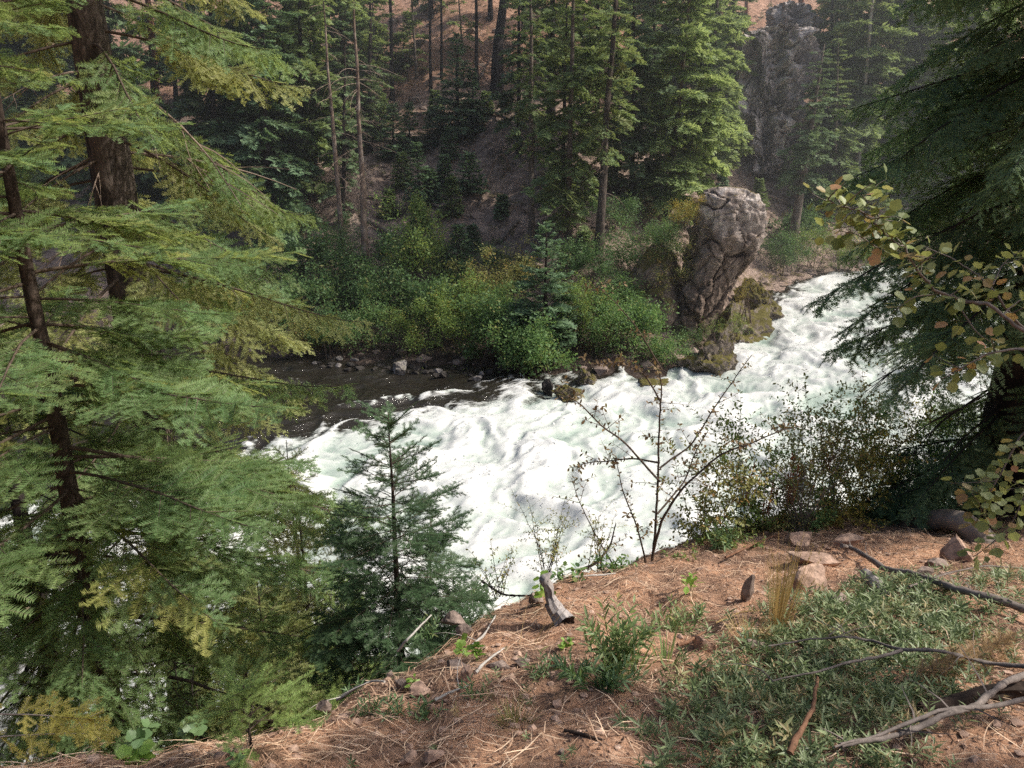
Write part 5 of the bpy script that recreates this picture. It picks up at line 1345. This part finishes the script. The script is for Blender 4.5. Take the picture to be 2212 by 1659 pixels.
def stemmed(name, label, base, stems, mat, smat, kind, size, per_m, cat='shrub', up=.4, age=.2, twigs=0, twl=.2, t0=.25, droop=0., stalk=0.):
    """a bush whose main stems are given: [(points, width in photo pixels)], each stem a part of its own"""
    root = thing(name, label, cat, base); lf = MB()
    for P, wpx, lv in stems:
        P = spline(P, 6); L = np.linalg.norm(np.diff(P, axis=0), axis=1).sum(); r = PSZ(P[0], wpx) / 2
        P = P + np.cumsum(R.normal(size=P.shape), 0) * .0015 * L
        b = MB(); b.tube(P - base, r * np.linspace(1, .3, len(P)), 6, rough=.08, seed=r * 99)
        if lv: leafset(lf, kind, P - base, size, max(2, int(per_m * L * lv)), t0, up, age=age, droop=droop, stalk=stalk)
        for _ in range(int(twigs * L)):
            i = R.integers(len(P) // 4, len(P)); B = bough(P[i] - base, R.uniform(0, 6.28), twl * R.uniform(.4, 1.2), R.uniform(-.2, 1.), R.uniform(-.2, .4), 0, 6, .4)
            b.tube(B, min(r * .45, .003) * np.linspace(1, .35, 6), 3, cap=False)
            if lv: leafset(lf, kind, B, size, max(2, int(per_m * .8 * twl)), .2, up, age=age, droop=droop, stalk=stalk)
        b.build('stem', smat, root, True)
    lf.build('leaves', mat, root)
    return root
# thin dark tree-like bush in front of the white water
y0 = 5.0
b = at(1408, 1218, y0); A = lambda *q: [at(u, v, y0 + dy) for u, v, dy in q]
stemmed('shrub', 'thin dark stemmed bush with sparse brown leaves standing before the white water', b, [
    (A((1408, 1225, 0), (1415, 1180, 0), (1424, 1100, .02), (1429, 1000, .05), (1430, 900, .08), (1433, 850, .11), (1428, 800, .13)), 7, .8),
    (A((1412, 1190, 0), (1428, 1125, -.05), (1473, 1057, -.1), (1551, 986, -.15), (1604, 971, -.2), (1675, 936, -.2), (1721, 929, -.2)), 6.5, .6),
    (A((1426, 1010, 0), (1494, 964, .1), (1533, 897, .15), (1585, 825, .2), (1625, 769, .2)), 5, .7),
    (A((1425, 1040, 0), (1352, 958, -.1), (1300, 923, -.15), (1244, 868, -.2), (1199, 843, -.2)), 5, .5),
    (A((1425, 1000, 0), (1370, 990, .1), (1317, 996, .15), (1270, 1000, .2), (1227, 1012, .2)), 5, 1.2),
    (A((1430, 800, .1), (1385, 720, .1), (1345, 667, .1), (1296, 618, .1)), 4, .4),
    (A((1428, 870, .1), (1390, 805, 0), (1330, 785, -.1), (1275, 790, -.1)), 4, 1.2),
    (A((1420, 1110, 0), (1480, 1040, .2), (1500, 980, .3), (1530, 930, .3)), 5, 1.),
    (A((1395, 1222, 0), (1380, 1150, 0), (1345, 1060, .1), (1330, 990, .1)), 5, .7),
    (A((1330, 1230, 0), (1300, 1180, .1), (1250, 1080, .2), (1235, 1030, .2)), 4, .6),
    (A((1245, 1235, -.2), (1290, 1215, -.1), (1318, 1180, 0), (1330, 1130, 0)), 8, .3)],
    LEAF_BR, TWIG, 'oval', .038, 46, twigs=9, twl=.2, age=.35)
def nb_(u, v, y=None):
    if y is None:
        p = npt(u, v); return p
    q = at(u, v, y); return np.array([q[0], y, min(q[2], 99)])
bush('shrub', 'feathery thin bush with tiny dark leaves right behind the stump', at(1180, 1250, 4.3), .62, .45, LEAF_OL, 'oval', .021, 9, 18, 6, smat=TWIG_DARK, r=.003)
bush('shrub', 'wispy bush with tiny leaves between the stump and the thin dark stemmed bush', at(1290, 1238, 4.5), .50, .5, LEAF_OL, 'oval', .020, 7, 14, 5, smat=TWIG_DARK, r=.003)
bush('shrub', 'low twiggy bush on the lip left of the stump', at(1075, 1275, 4.2), .32, .45, LEAF_OL, 'oval', .022, 8, 10, 4, smat=TWIG_DARK, r=.003)
for i, (u, v, y, h, w, mt, sz, lab) in enumerate([
    (1520, 1200, 5.6, .95, .75, LEAF_OL, .030, 'olive bush beside the thin dark stemmed bush'),
    (1610, 1180, 6.0, 1.15, .8, SHRUB_L, .030, 'yellow green bush mixed with orange stalks behind the crest'),
    (1690, 1170, 6.2, 1.05, .8, LEAF_OL, .028, 'grey twigged bush behind the crest rocks'),
    (1760, 1160, 6.4, 1.25, .9, LEAF_OL, .030, 'bush topped with rusty leaves under the dark boughs'),
    (1850, 1150, 6.6, 1.1, .9, SHRUB_Y, .028, 'yellow leaved bush behind the lit crest rock'),
    (1925, 1150, 6.8, 1.0, .9, SHRUB_L, .028, 'green bush beside the arched log'),
    (1800, 1100, 7.2, 1.2, 1.0, SHRUB_G, .034, 'tall green bush below the sweeping boughs'),
    (1900, 1080, 7.5, 1.3, 1.1, LEAF_OL, .034, 'olive leafy bush in the shade of the sweeping boughs'),
    (2020, 1100, 7.4, 1.1, 1.1, SHRUB_G, .034, 'shaded bush behind the arched log'),
]):
    bush('shrub', lab, at(u, v, y), h * 1.15, w * 1.1, mt, 'oval', sz * 1.45, 14, 34, 8, smat=TWIG_GREY if i in (2, 3) else TWIG, age=.3, r=.0038, t0=.05)
for u, v, y, w, mt, lab in [(1560, 1195, 5.5, .9, SHRUB_L, 'low light green bush at the feet of the olive bush on the crest'), (1650, 1172, 5.9, .9, LEAF_OL, 'low olive bush under the grey twigged bush'), (1735, 1160, 6.0, .9, SHRUB_G, 'low green bush behind the long flat ledge rock'), (1815, 1150, 6.2, .9, SHRUB_Y, 'low yellowish bush under the sweeping boughs'), (1900, 1146, 6.5, 1.0, SHRUB_L, 'low light green bush by the end of the arched log'), (1990, 1120, 7.0, 1.1, SHRUB_G, 'low green bush behind the arched log')]:
    bush('shrub', lab, at(u, v + 18, y), .5, w, mt, 'oval', .036, 16, 26, 7, smat=TWIG, age=.25, r=.003, t0=.02)
# rust leaved top of the fourth, orange stalks
bush('shrub', 'spray of rust red leaves at the top of the bushes under the dark boughs', at(1790, 1010, 6.2), .3, .25, LEAF_BR, 'oval', .035, 6, 16, 3, smat=TWIG_RED, age=.1, r=.003)
bush('shrub', 'tangle of bare grey twigs behind the crest rocks', at(1720, 1160, 5.8), .85, .9, LEAF_OL, 'oval', .02, 26, 4, 4, smat=TWIG_GREY, r=.004)
bush('fern', 'low green leafy plant at the lip beside the orange stalks', at(1555, 1195, 5.2), .22, .4, LEAF_LOW, 'lance', .07, 12, 12, 2, 'plant', r=.002)
bush('plant', 'low green leaves at the foot of the thin dark stemmed bush', at(1325, 1240, 4.5), .16, .4, SHRUB_G, 'oval', .035, 14, 10, 2, 'plant', r=.002)
bush('plant', 'low light green leaves on the lip left of the olive bush', at(1470, 1222, 4.9), .16, .4, SHRUB_L, 'oval', .03, 12, 10, 2, 'plant', r=.002)
bush('plant', 'broad green leaved plant behind the stump', at(1228, 1268, 4.1), .12, .3, SHRUB_G, 'oval', .06, 7, 8, 1, 'plant', r=.002)
bush('plant', 'grassy green plant on the lip beside the small dark fir', at(1040, 1300, 4.0), .14, .45, LEAF_LOW, 'lance', .05, 14, 10, 1, 'plant', r=.002)
def grass(name, label, base, h, w, n, mat, width=.003, lean=(0, 0), heads=False, cat='grass'):
    base = np.asarray(base, float); mb = MB()
    for i in range(n):
        a = R.uniform(0, 6.28); e = R.random() ** .6; hh = h * R.uniform(.45, 1.1)
        st = np.array([math.cos(a), math.sin(a), 0]) * w * .18 * e + np.array([0, 0, -.01])
        tip = np.array([math.cos(a) * w * .5 * e + lean[0], math.sin(a) * w * .5 * e + lean[1], hh])
        q = np.linspace(0, 1, 5)[:, None]; P = st + (tip - st) * q + np.array([0, 0, 1]) * (q - q * q) * hh * .35 * e
        sd = np.array([-math.sin(a), math.cos(a), 0]) * width * .5; ww = np.array([1, 1, .8, .6, .2])[:, None]
        V = np.stack([P - sd * ww, P + sd * ww], 1).reshape(-1, 3)
        mb.add(V, [[2 * j, 2 * j + 1, 2 * j + 3, 2 * j + 2] for j in range(4)], R.random())
        if heads and R.random() < .5:
            for j in range(7):
                o_ = P[-1] - (P[-1] - P[-2]) * j * .09; dd_ = R.normal(size=3); dd_ /= np.linalg.norm(dd_)
                mb.add([o_, o_ + dd_ * width * 2 + [0, 0, width * 3], o_ + [0, 0, width * 5]], [(0, 1, 2)], R.random())
    o = mb.build(name, mat); o.location = tuple(base); return tag(o, label, cat)
p = npt(1680, 1352)
grass('dry_grass', 'tall golden tuft of dry grass in front of the broad pink rock', p, at(1690, 1180, p[1])[2] - p[2], .30, 110, GRASS_DRY, .0028, (.02, 0), True)
grass('dry_grass', 'fan of pale dry grass bent over at the edge of the ground cover', npt(1620, 1390), .12, .35, 70, GRASS_DRY, .003)
grass('dry_grass', 'small olive tuft of grass in the needles at the bottom', npt(1112, 1562), .07, .22, 120, LEAF_OL, .0022)
for u, v, h, lab in [(1655, 1110, .48, 'thickest clump of orange dry stalks in the bushes behind the crest'), (1705, 1085, .42, 'orange dry stalk clump further up in the bushes'), (1610, 1090, .40, 'single bent orange stalk tuft beside the olive bush')]:
    grass('dry_stalks', lab, at(u, v, 5.9), h, .22, 22, NEEDLE_RED, .006, (R.uniform(-.05, .05), 0), True, 'dry stalks')
grass('dry_grass', 'long thin straws arching over the needles before the stump', npt(1140, 1400), .3, .4, 7, GRASS_DRY, .002, (.1, 0), True)
# willow leaved plants
p = npt(1330, 1440)
bush('willowherb', 'clump of pale willow leaved stems in the sunlit middle of the slope', p, .25, .34, LEAF_WIL, 'lance', .062, 22, 22, 0, 'plant', SHRUB_L, up=.9, age=.1, r=.0022, t0=.12)
p = npt(1455, 1370)
bush('willowherb', 'smaller willow leaved clump uphill, touching the first', p, .17, .30, LEAF_WIL, 'lance', .052, 14, 18, 0, 'plant', SHRUB_L, up=.9, age=.1, r=.002, t0=.12)
p = npt(1290, 1488)
bush('willowherb', 'bluish drooping willow leaved stems below the pale clump', p, .10, .42, LEAF_LOW, 'lance', .055, 14, 16, 0, 'plant', SHRUB_G, up=.8, r=.002, d=.25)
grass('broad_grass', 'tuft of wide pale drooping blades under the willow leaved clump', npt(1362, 1452), .13, .34, 26, LEAF_WIL, .010)
grass('broad_grass', 'wide pale blades hanging beside the pale lit rock', npt(1440, 1432), .16, .26, 18, LEAF_WIL, .011)
for u, v, s, lab, mt, kd, sz in [
    (1195, 1305, .16, 'bright sprig with large yellow green leaves beside the stump', LEAF_BRT, 'fan', .05),
    (1495, 1290, .10, 'single bright broad leaf sprig uphill of the smaller willow leaved clump', LEAF_BRT, 'oval', .06),
    (1030, 1436, .07, 'green lobed plant at the end of the pale stick', LEAF_BRT, 'fan', .035),
    (1006, 1412, .09, 'yellow green lobed plant above the rock pile', LEAF_BRT, 'fan', .035),
    (900, 1480, .05, 'tiny light green sprig on the long pink rock', LEAF_BRT, 'oval', .03),
    (1222, 1400, .06, 'small green sprig on the bare sunlit dirt', LEAF_BRT, 'fan', .026),
    (300, 1600, .07, 'light grey green leafed sprig at the lip below the young fir', LEAF_LOW, 'fan', .045),
    (415, 1600, .08, 'green sprig with one round leaf at the lip below the gold fir trunk', LEAF_LOW, 'fan', .05),
    (300, 1650, .06, 'green lobed plant by the bottom edge under the young fir', LEAF_BRT, 'fan', .045),
    (525, 1652, .05, 'dark green leaves at the foot of the seedling', LEAF_LOW, 'oval', .03)]:
    p = npt(u, v)
    if p is None: continue
    bush('sprig', lab, p, s, s * 1.6, mt, kd, sz, 4, 4, 0, 'plant', SHRUB_L, up=.5, age=.05, r=.0016, t0=.45)
for u, v, s, lab in [(1035, 1512, .075, 'dark bluish green herb below the upright pink rock'), (915, 1545, .07, 'green herb beside the small round pink stone'), (760, 1500, .05, 'small pale herb near the pale crooked stick'), (850, 1545, .06, 'green herb low on the slope under the rock pile'), (790, 1548, .06, 'green herb nearest the grey rock by the seedling'), (1165, 1468, .08, 'grassy herb beside the pine cone'), (925, 1370, .07, 'dull green herb under the lip by the small dark fir'), (1510, 1330, .06, 'low green herb uphill of the pale lit rock'), (1250, 1470, .07, 'bluish herb at the left end of the drooping stems')]:
    p = npt(u, v); bush('herb', lab, p, s, s * 2.2, LEAF_LOW, 'lance', .038, 8, 9, 0, 'plant', SHRUB_G, up=.8, r=.0016, t0=.2)

# ---- green ground cover of narrow leaves
poly = np.array([npt(u, v)[:2] for u, v in [(1470, 1700), (1465, 1560), (1530, 1470), (1640, 1400), (1690, 1335), (1790, 1300), (1960, 1262), (2120, 1330), (2080, 1440), (1990, 1520), (1930, 1610), (1900, 1700)]])
def inpoly(x, y, P):
    c = np.zeros(len(x), bool); j = len(P) - 1
    for i in range(len(P)):
        k = ((P[i, 1] > y) != (P[j, 1] > y)) & (x < (P[j, 0] - P[i, 0]) * (y - P[i, 1]) / (P[j, 1] - P[i, 1] + 1e-12) + P[i, 0]); c ^= k; j = i
    return c
def low_tpl(seed):
    rg = np.random.default_rng(seed); mb = MB(); h = 1.
    P = np.stack([np.linspace(0, rg.normal() * .35, 5), np.linspace(0, rg.normal() * .35, 5), np.linspace(0, h, 5)], -1)
    mb.tube(P, .012, 3, cap=False); n = 13; global R; keep = R; R = rg
    leafset(mb, 'lance', P, .62, n, .15, .55, age=.12); R = keep
    V = np.concatenate(mb.V); F = np.concatenate([np.concatenate([f[:, :3], f[:, [0, 2, 3]]]) for f in mb.Fq] + mb.Ft)
    return V, F, np.concatenate(mb.A), np.zeros(len(F), int)
LOWT = [low_tpl(900 + i) for i in range(6)]
def cover(name, n, poly, mat, s0, s1, thin=-.2, fray=.1):
    mn, mx_ = poly.min(0) - 2 * fray, poly.max(0) + 2 * fray; x = R.uniform(mn[0], mx_[0], n); y = R.uniform(mn[1], mx_[1], n)
    k = inpoly(x + fray * R.normal(size=n), y + fray * R.normal(size=n), poly) & (fbm(x * 2.6, y * 2.6, 5, 3) > thin + .18 * R.normal(size=n)); x, y = x[k], y[k]; z = gfine(x, y)
    mb = MB(); w = R.integers(0, 6, len(x))
    for q in range(6):
        i = w == q; m_ = i.sum()
        instance(mb, LOWT[q], np.c_[x, y, z][i], np.c_[np.cos(R.uniform(0, 6.28, m_)), np.sin(R.uniform(0, 6.28, m_)), R.normal(size=m_) * .25], np.tile([0, 0, 1.], (m_, 1)) + R.normal(size=(m_, 3)) * .3, R.uniform(s0, s1, m_), None, (R.random(m_) < .16) * R.random(m_), vk=.6)
    o = mb.build(name, mat); o['kind'] = 'stuff'
LEAF_COV = leaf_mat('leaf_cover', (.06, .085, .035), (.15, .20, .085), (.28, .34, .17), (.38, .27, .13), (.2, .3, .1), .25, .45, .4)
cover('ground_cover', 7500, poly, LEAF_COV, .03, .09, -.55, .12)
poly2 = np.array([npt(u, v)[:2] for u, v in [(1930, 1290), (2000, 1240), (2260, 1215), (2260, 1330), (2120, 1330)]])
cover('ground_cover', 900, poly2, LEAF_COV, .05, .09, .0)
cover('ground_cover', 260, np.array([[-1.2, 1.5], [.1, 1.5], [.9, 2.6], [.2, 3.0], [-.5, 2.5]]), LEAF_COV, .03, .05, .1)
mb = MB()
for u, v in [(2040, 1478), (2085, 1465), (2130, 1430), (2000, 1500)]:
    p = npt(u, v, .03); 
    for i in range(4):
        d_ = np.array([math.cos(.3 * i - 1), .5 * math.sin(.8 * i), .3]); tp_ = SPR_NEAR['s'][i % 3]
        instance(mb, tp_, p[None] + R.normal(size=(1, 3)) * .03, d_[None], np.array([[0, 0, 1.]]) + R.normal(size=(1, 3)) * .3, .8)
o = tag(mb.build('dead_fir_sprig', [NEEDLE_DRY, TWIG_DEAD]), 'brown dead fir sprigs lying under the forked grey branch', 'dead branch')

# ---- leafy currant stems hanging in from the edge
yb = 2.25
A = lambda *q: [at(u, v, yb + dy) for u, v, dy in q]
bx, bz = at(2345, 1100, yb)[0], float(znear(at(2345, 1100, yb)[0], yb))
b = np.array([bx, yb, bz]); J = np.array([bx - .05, yb, at(2345, 800, yb)[2]])
stemmed('currant_bush', 'currant bush with lobed green and red leaves reaching in at the edge of the view', b, [
    ([b, (b + J) / 2 + [.04, .03, 0], J] + A((2212, 730, 0), (2133, 680, .02), (2076, 668, .05), (2016, 637, .06), (1991, 605, .06), (1956, 556, .08), (1941, 536, .1), (1915, 505, .1), (1881, 483, .12), (1839, 467, .12), (1795, 447, .12)), 8, .9),
    ([J] + A((2208, 712, .1), (2165, 644, .12), (2144, 616, .15), (2112, 591, .15), (2060, 555, .2)), 8, 1.),
    ([J] + A((2212, 751, -.05), (2137, 762, -.08), (2094, 783, -.1), (2030, 815, -.1)), 7, .8),
    ([b + [0, 0, .5]] + A((2240, 900, .05), (2195, 960, .05), (2150, 1050, .0), (2112, 1125, 0)), 6, 1.),
    ([b + [0, 0, .4]] + A((2230, 1010, .1), (2175, 1140, .1), (2095, 1200, .1)), 5, .7),
    (A((1941, 536, .1), (1900, 540, .1), (1850, 505, .1), (1812, 500, .1)), 4, 1.6),
    (A((1915, 505, .1), (1890, 450, .12), (1862, 420, .12)), 4, 2.0),
    (A((1881, 483, .12), (1830, 490, .2), (1775, 500, .2)), 3, 1.2),
    (A((2016, 637, .06), (1975, 640, 0), (1930, 672, 0)), 4, 1.3),
    (A((2076, 668, .05), (2110, 720, 0), (2150, 745, 0)), 4, 1.2),
    (A((2144, 616, .15), (2165, 570, .2), (2205, 540, .2)), 4, 1.2)],
    LEAF_HAW, TWIG_GREY, 'fan', .035, 48, up=.35, age=.20, twigs=8, twl=.12, t0=.42, droop=.35, stalk=.022)

# ---- more forest just outside the view, which shades the near bank
for i, (x, y, h, r, cb_, lab) in enumerate([
    (6.6, 1.75, 9.4, 1.3, .30, 'fir standing beside the viewer past the edge of the view')]):
    b = ground_at(x, y)
    far_conifer('fir_tree', lab, b, b + np.array([0, 0, h]), r, .2, NEEDLE_D, BARK_DARK, cb=cb_, **TALL)
# ================================================================ smoky air over the far side of the gorge
m, nt, out = new_mat('smoky_air')
vs = nt.nodes.new('ShaderNodeVolumeScatter'); vs.inputs['Color'].default_value = (.88, .94, 1, 1); vs.inputs["Density"].default_value = .0018; vs.inputs['Anisotropy'].default_value = .3
nt.links.new(vs.outputs[0], out.inputs['Volume'])
mb = MB(); x0, x1, y0, y1, z0, z1 = -94, 150, 30, 250, -14, 60
mb.add([(x, y, z) for z in (z0, z1) for y in (y0, y1) for x in (x0, x1)], [(0, 2, 3, 1), (4, 5, 7, 6), (0, 1, 5, 4), (2, 6, 7, 3), (0, 4, 6, 2), (1, 3, 7, 5)])
o = mb.build('haze', m); o['kind'] = 'stuff'
# ================================================================ camera and light
sc = bpy.context.scene
cam = bpy.data.cameras.new('camera'); co_ = bpy.data.objects.new('camera', cam); C.objects.link(co_)
co_.location = tuple(CAM); co_.rotation_euler = (math.pi / 2 - PITCH, 0, 0)
cam.sensor_width = 36; cam.lens = 26; cam.clip_start = .05; cam.clip_end = 1000
sc.camera = co_
w = bpy.data.worlds.new('World'); sc.world = w; w.use_nodes = True
nt = w.node_tree; nt.nodes.clear()
wo = nt.nodes.new('ShaderNodeOutputWorld'); bg = nt.nodes.new('ShaderNodeBackground'); sk = nt.nodes.new('ShaderNodeTexSky')
sk.sky_type = 'NISHITA'; sk.sun_disc = False; sk.sun_elevation = SUN_EL; sk.sun_rotation = SUN_AZ
sk.dust_density = 10; sk.air_density = 1.2; sk.ozone_density = 5.0
nt.links.new(sk.outputs[0], bg.inputs[0]); bg.inputs[1].default_value = SKY_K; nt.links.new(bg.outputs[0], wo.inputs[0])
sd = bpy.data.lights.new('sun', 'SUN'); sd.energy = SUN_K; sd.angle = math.radians(.5); sd.color = (1, .93, .82)
so = bpy.data.objects.new('sun', sd); C.objects.link(so)
from mathutils import Vector
so.rotation_euler = Vector(SUN).to_track_quat('Z', 'Y').to_euler()
so.location = (10, 5, 20)
sc.view_settings.view_transform = 'Standard'; sc.view_settings.look = 'None'; sc.view_settings.exposure = 0; sc.view_settings.gamma = 1
sc.render.engine = 'CYCLES'
sc.cycles.max_bounces = 7; sc.cycles.diffuse_bounces = 5; sc.cycles.transmission_bounces = 4; sc.cycles.glossy_bounces = 2
sc.cycles.caustics_reflective = False; sc.cycles.caustics_refractive = False
sc.cycles.use_adaptive_sampling = False; sc.cycles.sample_clamp_indirect = 3
sc.cycles.use_denoising = False
